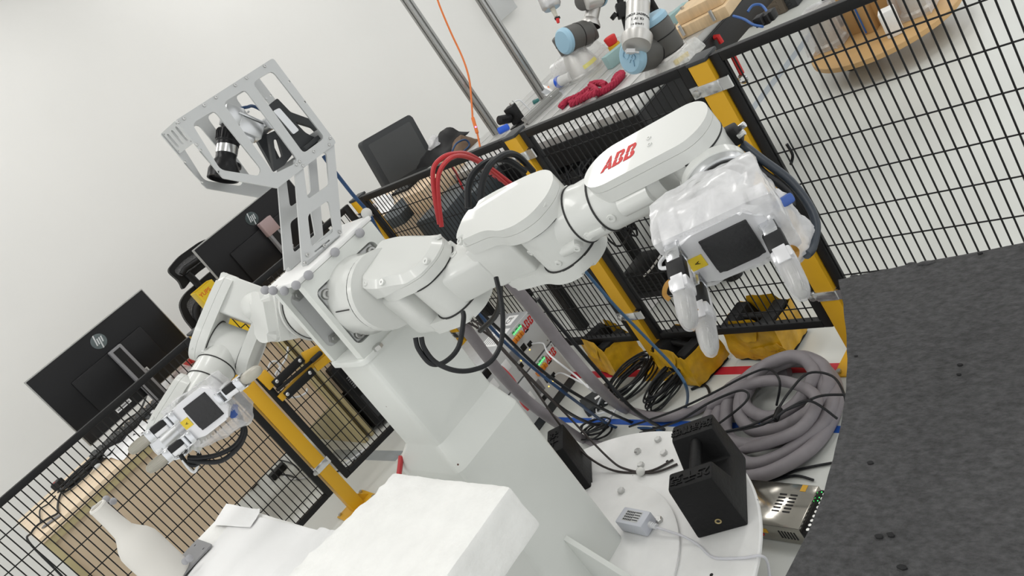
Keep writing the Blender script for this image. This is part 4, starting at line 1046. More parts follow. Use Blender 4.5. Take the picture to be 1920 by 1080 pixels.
# yellow tape wrapped weights on the floor
def tape_shell(t, M, L, Wd, H, seed):
    """crumpled tape wound round the block: skin over its four sides, open over the notch"""
    ol = [(-L / 2 - .004, .014), (L / 2 + .004, .014), (L / 2 + .004, H * .93), (L / 2 - L * .23, H * .97), (L * .13, H * .60), (-L * .13, H * .60), (-L / 2 + L * .23, H * .97), (-L / 2 - .004, H * .93)]
    b2 = BM(); y = Wd / 2 + .005
    k = lambda z: .87 if z > H * .7 else 1
    A = [b2.verts.new((x, -y * k(z), z)) for x, z in ol]; B = [b2.verts.new((x, y * k(z), z)) for x, z in ol]
    b2.faces.new(A); b2.faces.new(B[::-1]); n = len(ol)
    for i in (1, 7): b2.faces.new((A[i], B[i], B[(i + 1) % n], A[(i + 1) % n]))
    bmesh.ops.triangulate(b2, faces=b2.faces[:])
    for _ in range(4):
        bmesh.ops.subdivide_edges(b2, edges=[e for e in b2.edges if e.calc_length() > .018], cuts=1); bmesh.ops.triangulate(b2, faces=b2.faces[:])
    b2.normal_update()
    for v in b2.verts:
        d = noise.noise(v.co * 26 + V((seed, 0, 0))) * .005 + noise.noise(v.co * 70) * .0018
        v.co += V((math.copysign(1, v.co.x) if abs(v.co.x) > L / 2 - .01 else 0, math.copysign(1, v.co.y) if abs(v.co.y) > y * .8 else 0, 0)) * (d + .002)
        if v.is_boundary and v.co.z > .03: v.co.z += noise.noise(V((v.co.x * 60, v.co.y * 60, seed))) * .010
        if v.is_boundary and v.co.z < .03: v.co.z += noise.noise(V((v.co.x * 30, v.co.y * 30, seed))) * .008
    bmesh.ops.solidify(b2, geom=b2.faces[:], thickness=.0012)
    bm = BM(); merge(bm, b2, M); obj('yellow_tape_wrap', bm, YEL2, t, angle=15)
    bm = BM()
    for q in range(5):      # second, crossing layer: loose tape strips
        rr = random.Random(seed * 7 + q); z = rr.uniform(.03, H * .5); x = rr.uniform(-.3, .1) * L
        P = [M @ V((x + j * .022, -y - .004 - .002 * (j % 2), z + (j - 2) * rr.uniform(-.008, .012))) for j in range(6)]
        ribbon(bm, P, .022, M.to_3x3() @ V((0, -1, .1)), .001, 3)
    obj('tape_strip', bm, YEL2, t, angle=15)
G = 'taped weights on the floor under the fence'
for lb, o, az, L, Wd, H, sd in (('yellow taped iron weight on the floor left of the middle fence post', (-2.245, 1.712, 0), 160, .19, .125, .150, 1),
                                ('yellow taped iron weight with a paper label right of the middle fence post', (-1.845, 1.668, 0), 164, .19, .148, .136, 5),
                                ('yellow taped iron weight on the floor behind the fingers of the right hand', (-1.585, 1.765, 0), -3, .195, .137, .150, 9)):
    t, M = weight(lb, o, az, L, Wd, H, group=G)
    tape_shell(t, M, L, Wd, H, sd)
    if sd == 5:
        bm = BM(); Ml = M @ Matrix.Translation((L / 2 + .008, .01, .075)) @ Matrix.Rotation(math.radians(90), 4, 'Y')
        p0 = on_z(1245, 660, .10); 
        bx(bm, (-.045, -.035, 0), (.045, .03, .0015), M=Ml); lab = obj('paper_label', bm, PAPER, t)
        bm = BM()
        for k in range(7): bx(bm, (-.035 + k * .011, -.028, .0016), (-.031 + k * .011, .022 - .012 * (k % 3), .002), M=Ml)
        obj('label_print', bm, MIDGREY, lab)
# ------------------------------------------------------------------ controllers, switch, cables, power supply
XF = -2.42; YE = 1.625
PANEL = mat('controller_grey_panel', (.60, .61, .61), .45)
GREEN = mat('green_led', (.05, 1.0, .15), .4, emit=2.5)
AMBER = mat('amber_led', (1.0, .65, .1), .4, emit=2.0)
ORG = mat('orange_connector', (.70, .22, .02), .45)
def controller(z0, h, label):
    t = top('robot_controller', label, 'controller', (XF - .15, YE - .21, z0), 'stacked robot controllers')
    bm = BM(); bx(bm, (XF - .26, YE - .44, z0), (XF - .002, YE, z0 + h - .004), bev=.002); obj('case', bm, mat('galvanised_case', (.5, .51, .52), .4, .35, var=.05, vscale=30), t)
    bm = BM(); bx(bm, (XF - .002, YE - .44, z0), (XF + .002, YE, z0 + h - .004), bev=.001); fp = obj('front_panel', bm, PANEL, t)
    x = XF + .002
    def part(nm, y0, y1, za, zb, m, dpt=.004, par=t):
        bm = BM(); bx(bm, (x - .001, YE - y1, z0 + h - zb), (x + dpt, YE - y0, z0 + h - za), bev=.0006); return obj(nm, bm, m, par)
    M = Matrix.Translation((x + .0006, YE - .026, z0 + h - .022)) 
    bm = BM(); abb(bm, (x + .0008, YE - .040, z0 + h - .034), (0, 1, 0), (0, 0, 1), .034, .016); obj('lettering', bm, RED, t, angle=0)
    for k in range(6): part('led', .070 + k * .009, .0735 + k * .009, .018, .023, GREEN, .002)
    for k in range(3): part('green_port', .070 + k * .020, .082 + k * .020, .010, .015, mat('green_plastic', (.05, .35, .12), .5), .004)
    for k in range(4): part('orange_plug', .085 + k * .016, .097 + k * .016, .030, .048, ORG, .014)
    part('slot', .050, .072, .050, .056, BLACKP, .001); part('port', .105, .130, .075, .100, BLACKP, .002); part('port', .075, .098, .090, .108, BLACKG, .004)
    part('port_row', .150, .190, .055, .105, MIDGREY, .003); part('plate', .105, .132, .050, .066, LTGREY, .003)
    for k in range(3): part('led', .100 + k * .030, .104 + k * .030, .112, .116, AMBER, .002)
    part('port', .165, .195, .118, .138, BLACKP, .002); part('white_label', .21, .245, .06, .10, PAPER, .001)
    part('round_socket', .30, .335, .02, .05, BLACKG, .010); part('round_socket', .35, .385, .02, .05, MIDGREY, .012); part('white_label', .30, .35, .07, .11, PAPER, .001)
    for (yy, zz) in ((.010, .010), (.010, h - .014), (.43, .010), (.43, h - .014)): screw(fp, (x, YE - yy, z0 + h - zz), (1, 0, 0), .0035, h=.0015)
    # top labels
    bm = BM(); bx(bm, (XF - .12, YE - .20, z0 + h - .004), (XF - .02, YE - .10, z0 + h - .0034)); lab = obj('paper_label', bm, PAPER, t)
    bm = BM()
    for k in range(6): bx(bm, (XF - .11 + k * .014, YE - .19, z0 + h - .0034), (XF - .106 + k * .014, YE - .12 - .02 * (k % 2), z0 + h - .003))
    obj('label_print', bm, MIDGREY, lab)
    bm = BM(); bx(bm, (XF - .10, YE - .08, z0 + h - .004), (XF - .04, YE - .02, z0 + h - .0034)); lab = obj('paper_label', bm, PAPER, t)
    bm = BM(); text(bm, 'CE', .035, Matrix.Translation((XF - .07, YE - .05, z0 + h - .003)) @ Matrix.Rotation(math.radians(90), 4, 'Z'), .0004); obj('label_print', bm, BLACKP, lab, angle=0)
    return t
HC = .162
controller(.045, HC, 'grey robot controller, lower of the two stacked behind the pedestal')
controller(.045 + HC + .003, HC, 'grey robot controller with CE label on top, upper of the two stacked')
bm = BM(); bx(bm, (XF - .25, YE - .43, 0), (XF - .01, YE - .01, .0445), bev=.002); tag(obj('controller_plinth', bm, DKGREY), 'dark low plinth under the stacked robot controllers', 'plinth')

# small network switch with white leads
a = on_z(1095, 770, .03); b = on_z(1147, 735, .03)
d = (b - a).normalized(); Ms = frame((a.x, a.y, 0), (0, 0, 1), d); L = (b - a).length
t = top('network_switch', 'small black network switch on the floor with white patch leads', 'network switch', (a.x, a.y, 0))
bm = BM(); bx(bm, (0, -.01, .002), (L, .085, .030), bev=.002, M=Ms); obj('case', bm, DKGREY, t)
for k in range(5):
    bm = BM(); bx(bm, (L * (.1 + .17 * k), -.0115, .007), (L * (.1 + .17 * k) + .012, -.0095, .020), M=Ms); obj('port', bm, BLACKG, t)
bm = BM(); bx(bm, (L * .45, .02, .030), (L * .9, .035, .0306), M=Ms); obj('white_label', bm, PAPER, t)
sock = [Ms @ V((L * (.16 + .17 * k), -.012, .013)) for k in range(5)]
def cable(L, r, m, label, name='cable', k=6, seg=8, cat='cable', group=None):
    bm = BM(); tube(bm, L, r, seg, k); return tag(obj(name, bm, m, origin=L[0]), label, cat, group)
def fl(px, py, z=.006): return on_z(px, py, z)
G = 'white patch leads at the network switch'
cable([sock[0], sock[0] + V((.03, -.03, .0)), fl(1098, 795), fl(1118, 806), fl(1096, 812)], .0028, WHITEC, 'white patch lead, leftmost at the network switch', group=G)
cable([sock[1], sock[1] + V((.04, -.03, .01)), fl(1150, 770, .02), fl(1140, 790), fl(1110, 802)], .0028, WHITEC, 'white patch lead curling below the network switch', group=G)
cable([sock[3], sock[3] + V((.03, -.02, .02)), fl(1158, 752, .03), fl(1150, 775, .02), fl(1122, 800)], .0028, WHITEC, 'white patch lead, rightmost at the network switch', group=G)
cz1 = V((XF + .012, YE - .085, .045 + HC + .003 + HC - .100))
cable([cz1, cz1 + V((.05, .01, -.01)), at(1030, 665, 2.55), at(1080, 705, 2.5), at(1115, 735, 2.45), sock[4] + V((.0, .02, .03)), sock[4]], .003, WHITEC, 'white lead from the upper controller to the network switch')
cz2 = V((XF + .012, YE - .085, .045 + HC - .100))
cable([cz2, cz2 + V((.05, .0, .01)), at(1100, 722, 2.5), at(1130, 730, 2.46), sock[2] + V((.01, -.02, .02)), sock[2]], .003, WHITEC, 'white lead from the lower controller to the network switch')

# grey conduits
def cond(L, label, r=.0168):
    return cable(L, r, GREYC, label, 'conduit', 6, 12, 'conduit', 'grey conduits on the floor')
cond([at(908, 470, 2.0), at(942, 512, 2.05), at(1000, 580, 2.15), at(1060, 655, 2.25), at(1118, 722, 2.32), fl(1170, 766, .02), fl(1235, 782, .02), fl(1300, 770, .02), fl(1360, 735, .022), fl(1420, 705, .025), fl(1480, 697, .025)], 'grey conduit sweeping from behind the shoulder down to the coil on the floor')
cond([at(845, 585, 1.95), at(880, 625, 2.05), at(930, 690, 2.18), at(985, 748, 2.28), at(1040, 790, 2.36), fl(1090, 822, .02), fl(1130, 838, .02)], 'grey conduit sweeping down behind the pedestal to the disc edge', .0155)
CC = V((-1.425, 1.445, 0))
rr = random.Random(3)
for k in range(5):
    rx = .205 - .024 * k; ry = .232 - .034 * k
    cx = -1.437 + .013 * k * (1 if k % 2 else .4); cy = 1.425 + .020 * k
    a0 = rr.uniform(0, 6); pts = []
    for j in range(16):
        a = a0 + j * 2 * math.pi / 16; far = .5 + .5 * math.sin(a)
        pts.append(V((cx + (rx + rr.uniform(-.006, .006)) * math.cos(a) + .03 * math.sin(a) * (k - 2) * .3, cy + (ry + rr.uniform(-.006, .006)) * math.sin(a), .021 + .016 * k * (.25 + .75 * far) + .012 * abs(math.sin(a * 1.5 + k * 2)))))
    names = ['outermost, lowest', 'second from outside', 'third from outside', 'fourth from outside', 'innermost, topmost']
    bm = BM(); tube(bm, pts, .0195, 12, 4, closed=True)
    tag(obj('conduit', bm, GREYC, origin=CC), 'loop of thick grey conduit in the floor coil, %s' % names[k], 'conduit', 'loops of the grey conduit coil')
cond([fl(1330, 762, .05), fl(1400, 722, .08), fl(1470, 715, .09), fl(1530, 745, .08), fl(1505, 800, .07), fl(1440, 830, .06), fl(1390, 842, .03)], 'grey conduit end crossing over the floor coil')
# thin black cables over the coil
for i, (L, lb) in enumerate(((([(1180, 800), (1260, 772), (1330, 740), (1400, 704), (1440, 692), (1462, 715), (1456, 760)]), 'thin black cable arching over the left of the conduit coil'),
                             (([(1456, 772), (1480, 735), (1515, 700), (1560, 705), (1583, 740), (1586, 780), (1574, 820)]), 'thin black cable arching along the top right of the conduit coil'),
                             (([(1330, 815), (1400, 800), (1452, 778), (1500, 758), (1540, 742), (1586, 740)]), 'thin black cable crossing the middle of the conduit coil'),
                             (([(1340, 800), (1380, 770), (1402, 748), (1400, 735), (1380, 734), (1330, 755), (1270, 790), (1200, 812)]), 'thin black cable loop left inside the conduit coil'),
                             (([(1350, 812), (1430, 796), (1480, 765), (1520, 752), (1570, 785)]), 'thin black cable bending right across the coil'),
                             (([(1400, 905), (1450, 898), (1500, 880), (1560, 868)]), 'thin dark cable below the conduit coil'),
                             (([(1390, 898), (1440, 902), (1490, 892), (1525, 900)]), 'thin dark cable leading to the power supply'))):
    zz = .115 if i < 5 else .006
    cable([fl(px, py, zz if 0 < j < len(L) - 1 or i in (1, 2) else .05 if i < 5 else .006) for j, (px, py) in enumerate(L)], .0036, BLACKC, lb)
bm = BM(); cyl(bm, fl(1453, 788, .115), fl(1462, 766, .115), .0095, seg=14, bev=.003); tag(obj('ferrite_core', bm, BLACKG), 'black ferrite core on the cable over the conduit coil', 'ferrite core')
# coiled bundles of black cable
def bundle(cx, cy, n, rx, ry, az, label, r=.0034, seed=1, tilt=0.0):
    rr = random.Random(seed); bm = BM()
    Mz = Matrix.Translation((cx, cy, 0)) @ Matrix.Rotation(az, 4, 'Z')
    for k in range(n):
        a = rx * rr.uniform(.72, 1.05); b = ry * rr.uniform(.72, 1.08); ph = rr.uniform(0, 6.28); z0 = .006 + rr.uniform(0, .05)
        ox = rr.uniform(-.02, .02); oy = rr.uniform(-.02, .02)
        pts = [Mz @ V((ox + a * math.cos(ph + j * .5236), oy + b * math.sin(ph + j * .5236), z0 + .03 * (1 + math.sin(j * .5236 + ph)) * tilt + rr.uniform(0, .006))) for j in range(12)]
        tube(bm, pts, r, 6, 3, closed=True)
    return tag(obj('cable_coil', bm, BLACKC, origin=(cx, cy, 0)), label, 'cable coil')
c = fl(1190, 725, 0); bundle(c.x, c.y, 12, .065, .105, math.radians(-25), 'coil of thin black cables on the floor between the network switch and the post', seed=2, tilt=.35)
c = fl(1260, 735, 0); bundle(c.x, c.y, 11, .045, .095, math.radians(-20), 'coil of thin black cables beside the labelled taped weight', seed=5, tilt=.4)
c = fl(1130, 822, 0); bundle(c.x, c.y, 6, .06, .035, math.radians(15), 'flat tangle of black cables behind the white disc', seed=8)
# long runs
for i, (L, r, m, lb) in enumerate((
    ([at(895, 580, 2.2), at(940, 622, 2.3), at(1010, 690, 2.4), at(1090, 745, 2.45), fl(1180, 790, .01), fl(1240, 806)], .0052, BLACKC, 'thick black cable running from the shoulder along the controllers to the disc, upper'),
    ([at(890, 586, 2.18), at(930, 640, 2.25), at(985, 700, 2.35), at(1060, 770, 2.42), fl(1130, 800, .01), fl(1230, 808)], .0052, BLACKC, 'thick black cable running from the shoulder along the controllers to the disc, lower'),
    ([at(893, 583, 2.2), at(945, 640, 2.28), at(1000, 690, 2.38), at(1070, 745, 2.45), fl(1150, 800, .01), fl(1215, 803), fl(1250, 812)], .0050, BLUEC, 'dark blue cable running past the controllers towards the disc'),
    ([at(1008, 560, 2.2), at(1050, 612, 2.25), at(1125, 700, 2.35), at(1190, 770, 2.4), fl(1245, 805)], .0058, BLACKC, 'black cable lying along the grey conduit'),
    ([at(1090, 500, 2.2), at(1150, 570, 2.25), at(1210, 632, 2.3), at(1265, 690, 2.3), at(1288, 730, 2.3), fl(1285, 765, .02), fl(1262, 790)], .0045, mat('steel_blue_cable', (.03, .09, .18), .4), 'steel blue cable hanging past the middle fence post to the floor'),
    ([at(850, 598, 1.98), at(880, 606, 2.0), at(930, 640, 2.05), at(985, 705, 2.0), on_z(1045, 790, DZ + .16), on_z(1095, 850, DZ + .05), on_z(1150, 882, DZ + .006), on_z(1215, 884, DZ + .004), on_z(1262, 862, DZ + .004)], .0030, mat('brown_black_cable', (.03, .022, .02), .45), 'thin dark cable looping down onto the disc beside the bolts, left one'),
    ([at(855, 592, 1.98), at(905, 612, 2.0), at(965, 680, 2.0), on_z(1060, 775, DZ + .16), on_z(1140, 858, DZ + .04), on_z(1175, 880, DZ + .006), on_z(1225, 886, DZ + .005), on_z(1270, 870, DZ + .004)], .0030, MATS.get('brown_black_cable') or BLACKC, 'thin dark cable looping down onto the disc beside the bolts, right one'),
    ([at(918, 683, 2.3), at(940, 690, 2.3), at(965, 718, 2.3), at(978, 752, 2.3), at(992, 768, 2.3)], .0065, REDC, 'red cable curving out of the controller socket'),
    ([at(790, 632, 1.30), at(795, 652, 1.30), at(815, 678, 1.30), at(850, 694, 1.30), at(885, 694, 1.31), at(920, 678, 1.32), at(940, 640, 1.33), at(942, 580, 1.34), at(930, 520, 1.36)], .0042, BLACKC, 'large black cable loop hanging below the shoulder yoke'),
    ([at(779, 633, 1.30), at(785, 655, 1.30), at(808, 682, 1.30), at(835, 678, 1.31), at(860, 650, 1.32), at(869, 600, 1.33), at(868, 585, 1.34)], .0042, BLACKC, 'small black cable loop hanging below the shoulder yoke'),
    ([at(824, 420, 1.72), at(815, 370, 1.70), at(812, 320, 1.68), at(826, 298, 1.68), at(850, 288, 1.70), at(880, 290, 1.78), at(920, 315, 1.95), at(960, 345, 2.05)], .0050, REDC, 'red hose looping up over the shoulder, left one'),
    ([at(828, 425, 1.72), at(822, 370, 1.70), at(822, 330, 1.68), at(836, 304, 1.67), at(858, 292, 1.70), at(890, 300, 1.80), at(925, 325, 1.95), at(955, 350, 2.05)], .0050, REDC, 'red hose looping up over the shoulder, right one'),
    ([at(878, 390, 1.50), at(878, 352, 1.50), at(888, 325, 1.50), at(915, 303, 1.52), at(950, 300, 1.55), at(985, 322, 1.58)], .0065, BLACKC, 'black hose looping above the elbow cover, left one'),
    ([at(900, 378, 1.48), at(905, 340, 1.48), at(918, 310, 1.49), at(945, 290, 1.52), at(970, 292, 1.56), at(1000, 322, 1.60)], .0065, BLACKC, 'black hose looping above the elbow cover, right one'),
    ([at(930, 515, 1.55), at(938, 545, 1.6), at(930, 590, 1.7), at(900, 620, 1.8)], .006, BLACKC, 'black cable dropping from the elbow yoke behind the arm'),
    ([fl(1296, 730), fl(1320, 722), fl(1330, 735), fl(1332, 765), fl(1334, 790)], .0048, BLACKC, 'black cable squared on the floor right of the cable coil'),
    ([at(752, 855, 1.8), at(750, 875, 1.8), at(748, 890, 1.8)], .006, REDC, 'short red cable left of the pedestal column'))):
    cable(L, r, m, lb, 'hose' if 'hose' in lb else 'cable')
bm = BM(); cyl(bm, at(916, 682, 2.3), at(928, 688, 2.3), .012, seg=14, bev=.003); tag(obj('cable_connector', bm, WHITEC), 'white connector collar where the red cable leaves the controller', 'connector')

# power supply on the floor
t = top('power_supply', 'shiny slotted metal power supply on the floor between the disc and the dark foam', 'power supply', (-1.24, 1.095, 0))
MIR = mat('polished_steel_cover', (.42, .40, .36), .12, .95)
x0, x1, y0, y1, zt = -1.37, -1.152, 1.028, 1.162, .062
bm = BM(); bx(bm, (x0, y0, .002), (x1, y1, zt), bev=.0015); obj('case', bm, MIR, t)
for gx in (-1.205, -1.235):
    for k in range(6):
        bm = BM(); box(bm, (gx - .0, y0 + .045 + .0105 * k * 1.0, zt + .0003), (.020, .004, .0012)); obj('vent_slot', bm, BLACKP, t)
for k in range(6):
    bm = BM(); box(bm, (-1.215 + .0085 * k, y0 - .0003, .032), (.004, .0012, .026), Matrix.Identity(4)); obj('vent_slot', bm, BLACKP, t)
bm = BM(); bx(bm, (-1.30, y0 - .001, .03), (-1.25, y0, .045)); obj('yellow_sticker', bm, YEL, t)
bm = BM(); bx(bm, (-1.282, y0 - .002, .018), (-1.268, y0, .024)); obj('red_switch', bm, RED, t)
bm = BM(); bx(bm, (-1.195, y1 - .022, zt), (-1.18, y1 - .002, zt + .0008)); obj('yellow_sticker', bm, YEL, t)
bm = BM(); bx(bm, (x1 - .001, y0, .002), (x1 + .030, y1, .048), bev=.002); tb = obj('terminal_block', bm, BLACKG, t)
for k in range(9):
    bm = BM(); cyl(bm, (x1 + .014, y0 + .012 + k * .0135, .047), (x1 + .014, y0 + .012 + k * .0135, .050), .0042, seg=10); obj('terminal_screw', bm, STEEL, tb)
for yy in (y0 + .098, y0 + .108, y0 + .125):
    bm = BM(); ball(bm, (x1 + .006, yy, .0505), .0013, seg=8); obj('led', bm, GREEN, tb)

# white power adapter on the disc with its lead
p = on_z(1225, 1000, DT); q = on_z(1160, 990, DT)
t = top('power_adapter', 'pale grey plug-in power adapter lying on the white disc against the column foot', 'power adapter', p)
ax_ = (on_z(1152, 962, DT + .03) - on_z(1216, 975, DT + .03)); ax_.z = 0
e = ax_.normalized(); Mp = frame(on_z(1216, 1008, DT), (0, 0, 1), -e)
ADP = mat('adapter_shell', (.60, .62, .68), .35)
bm = BM(); bx(bm, (-.085, 0, .001), (0, .046, .036), bev=.004, M=Mp); obj('shell', bm, ADP, t)
bm = BM(); bx(bm, (-.068, .008, .0362), (-.018, .038, .0366), M=Mp); lab = obj('rating_label', bm, mat('silver_label', (.55, .56, .56), .4), t)
bm = BM()
for k in range(5):
    for j in range(4): bx(bm, (-.065 + .006 * k * .9, .010 + j * .007, .0366), (-.061 + .006 * k * .9, .0145 + j * .007, .0369), M=Mp)
for k in range(4): bx(bm, (-.038, .012 + k * .007, .0366), (-.020, .0145 + k * .007, .0369), M=Mp)
obj('label_print', bm, DKGREY, lab)
bm = BM(); cyl(bm, Mp @ V((0, .023, .018)), Mp @ V((.022, .020, .016)), .0075, .0048, seg=14)
for k in range(4): cyl(bm, Mp @ V((.004 + .005 * k, .0226, .0176)), Mp @ V((.0065 + .005 * k, .0222, .0174)), .0078 - .0006 * k, seg=12)
obj('strain_relief', bm, WHITEC, t)
st = Mp @ V((.020, .020, .016))
cable([st, st + (-e) * .03 + V((0, 0, -.004)), on_z(1280, 1005, DT + .004), on_z(1310, 1022, DZ + .004), on_z(1338, 1045, DZ + .003), on_z(1390, 1046, DZ + .003), on_z(1424, 1042, DZ + .004), on_z(1438, 1052, DZ - .03), on_z(1443, 1082, DZ - .09), on_z(1444, 1120, DZ - .15)], .0030, mat('white_lead', (.66, .66, .70), .45), 'white lead from the adapter running over the disc edge')
# ------------------------------------------------------------------ desks behind the left fence
def desk(label, y0, y1, xf=-3.63, dep=.585):
    t = top('desk', label, 'desk', ((xf - dep / 2), (y0 + y1) / 2, 0))
    bm = BM(); bx(bm, (xf - dep, y0, .725), (xf, y1, .75), bev=.002); obj('desk_top', bm, WOODT, t)
    EDGE = mat('yellowish_wood_edge', (.52, .44, .24), .5, var=.06, vscale=6)
    for nm, a, b in (('side_panel', y0 + .004, y0 + .029), ('side_panel', y1 - .029, y1 - .004)):
        bm = BM(); bx(bm, (xf - dep + .03, a, .0), (xf - .006, b, .725), bev=.001); obj(nm, bm, EDGE, t)
    bm = BM(); bx(bm, (xf - .045, y0 + .029, .26), (xf - .027, y1 - .029, .725)); obj('back_panel', bm, WOODP, t)
    bm = BM(); bx(bm, (xf - .028, y0 + .029, .695), (xf - .008, y1 - .029, .725)); obj('apron', bm, EDGE, t)
    return t
desk('long pale wood desk behind the left fence, monitor and keyboard on it', .004, 1.238)
desk('pale wood desk behind the wire gate, second monitor on it', 1.252, 2.47)
def monitor(label, x, ya, yb, z0, z1, stand_y, zt, logo):
    """seen from behind: bezel edge, black back, stand column, foot"""
    t = top('monitor', label, 'monitor', (x - .05, stand_y, zt), 'black monitors on the desks')
    bm = BM(); bx(bm, (x - .028, ya, z0), (x - .004, yb, z1), bev=.002); obj('silver_bezel', bm, mat('silver_bezel', (.33, .33, .32), .35, .6), t)
    bm = BM(); bx(bm, (x - .03, ya + .004, z0 + .004), (x, yb - .004, z1 - .004), bev=.003); bx(bm, (x, ya + .12, z0 + .05), (x + .016, yb - .12, z1 - .12), bev=.008); obj('back_shell', bm, BLACKG, t)
    bm = BM(); bx(bm, (x + .018, stand_y - .032, zt + .012), (x + .052, stand_y + .032, (z0 + z1) / 2 + .07), bev=.004); sc = obj('stand_column', bm, MIDGREY, t)
    bm = BM(); bx(bm, (x + .0525, stand_y - .018, zt + .03), (x + .0535, stand_y + .018, (z0 + z1) / 2 + .06)); obj('column_channel', bm, BLACKP, sc)
    bm = BM(); bx(bm, (x - .12, stand_y - .11, zt), (x + .10, stand_y + .11, zt + .012), bev=.003); obj('stand_foot', bm, DKGREY, t)
    bm = BM(); cyl(bm, logo, V(logo) + V((.0016, 0, 0)), .034, seg=36); lg = obj('logo_disc', bm, mat('mirror_logo', (.10, .12, .12), .12, .7), t)
    bm = BM()
    for dy, h0, h1 in ((-.016, -.012, .034), (-.006, -.012, .014), (.004, -.012, .014), (.004, -.034, -.012), (.014, -.012, .014)):
        q = V(logo) + V((.0018, 0, 0)); sl = .28
        vs = [(q.x, q.y + dy + h0 * sl, q.z + h0), (q.x, q.y + dy + .006 + h0 * sl, q.z + h0), (q.x, q.y + dy + .006 + h1 * sl, q.z + h1), (q.x, q.y + dy + h1 * sl, q.z + h1)]
        hexa(bm, [V(p) for p in vs] + [V(p) + V((.0006, 0, 0)) for p in vs])
    obj('logo_strokes', bm, mat('silver_logo', (.6, .62, .62), .2, .8), lg, angle=0)
    for k, (dy, dz, w, h) in enumerate(((-.17, .03, .075, .018), (-.02, .075, .07, .03))):
        bm = BM(); bx(bm, (x + (.0165 if k else .0005), stand_y + dy, z0 + dz), (x + (.0175 if k else .0015), stand_y + dy + w, z0 + dz + h)); lb = obj('rating_label', bm, PAPER if k == 0 else LTGREY, t)
        bm = BM(); bx(bm, (x + (.0176 if k else .0016), stand_y + dy + .006, z0 + dz + .005), (x + (.018 if k else .002), stand_y + dy + w - .006, z0 + dz + h - .006)); obj('label_print', bm, MIDGREY, lb)
    return t
lp = on_x(185, 640, -3.95)
monitor('large black monitor seen from behind, leftmost of the desks, with round mirror logo', -3.95, .395, 1.008, .824, 1.206, .735, .75, (-3.949, lp.y, lp.z))
lp = on_x(472, 410, -3.95)
monitor('black monitor seen from behind past the slotted neck of the camera head', -3.95, 1.305, 1.935, .83, 1.196, 1.66, .75, (-3.949, lp.y, lp.z))
bm = BM(); bx(bm, (-3.934, 1.625, 1.02), (-3.895, 1.70, 1.10), bev=.003); tag(obj('stand_clip', bm, mat('pinkish_grey_clip', (.35, .26, .26), .4)), 'small grey and pink clip at the stand of the monitor behind the neck', 'clip')
# keyboard, papers, cables on the first desk
t = top('keyboard', 'black keyboard on the pale desk under the leftmost monitor', 'keyboard', (-4.0, .55, .75))
a = on_z(185, 872, .752); b = on_z(312, 762, .752)
d = (b - a).normalized(); Mk = frame((a.x - .10, a.y, .75), (0, 0, 1), d); Lk = .44
bm = BM(); bx(bm, (0, -.02, .002), (Lk, .13, .018), bev=.003, M=Mk); obj('keyboard_base', bm, BLACKP, t)
K = []
for r in range(5):
    for c in range(14):
        K.append((.014 + c * .0297, -.008 + r * .0265))
kb = BM(); bx(kb, (0, 0, 0), (.025, .022, .007), bev=.0015); kme = None
for i, (kx, ky) in enumerate(K):
    if kme is None:
        o = obj('key', kb, DKGREY, t); kme = o.data
        o.location = (0, 0, 0)
        me0 = kme
        for v in me0.vertices: v.co += V(ROOT[t.name])
        base = o
    else:
        base_o = base.copy(); COL.objects.link(base_o); o = base_o
    p = Mk @ V((kx, ky, .018)); o.matrix_parent_inverse = Matrix.Identity(4)
    o.parent = t; o.location = p - ROOT[t.name]; o.rotation_euler = Mk.to_euler()
def sheetq(P, label, lift, seed, m=PAPER, cat='paper', name='paper_sheet', n=10, grp=None):
    bm = BM(); g = []
    for i in range(n + 1):
        r = []
        for j in range(n + 1):
            u, v = i / n, j / n
            p = (V(P[0]) * (1 - u) + V(P[1]) * u) * (1 - v) + (V(P[3]) * (1 - u) + V(P[2]) * u) * v
            r.append(bm.verts.new(p + V((0, 0, abs(noise.noise(V((u * 2.5 + seed, v * 2.5, seed)))) * lift + .001))))
        g.append(r)
    for i in range(n):
        for j in range(n): bm.faces.new((g[i][j], g[i + 1][j], g[i + 1][j + 1], g[i][j + 1]))
    return tag(obj(name, bm, m, angle=0), label, cat, grp)
pz = lambda x, y, z=.7505: on_z(x, y, z)
sheetq([pz(188, 860), pz(232, 864), pz(300, 806), pz(268, 790)], 'white paper sheet on the pale desk in front of the keyboard, left one', .03, 2)
sheetq([pz(250, 820), pz(286, 812), pz(345, 762), pz(312, 745)], 'white paper sheet on the pale desk in front of the keyboard, right one', .03, 6)
q = pz(113, 912); bm = BM(); prism(bm, [(.03 * math.cos(k * 1.2566), .03 * math.sin(k * 1.2566)) for k in range(5)], 0, .030, Matrix.Translation(q), bev=.004); t = tag(obj('travel_plug', bm, BLACKR), 'small black plug block at the left end of the pale desk', 'plug')
bm = BM(); bx(bm, q + V((-.006, -.01, .0302)), q + V((.006, .0, .0306))); obj('red_mark', bm, RED, t)
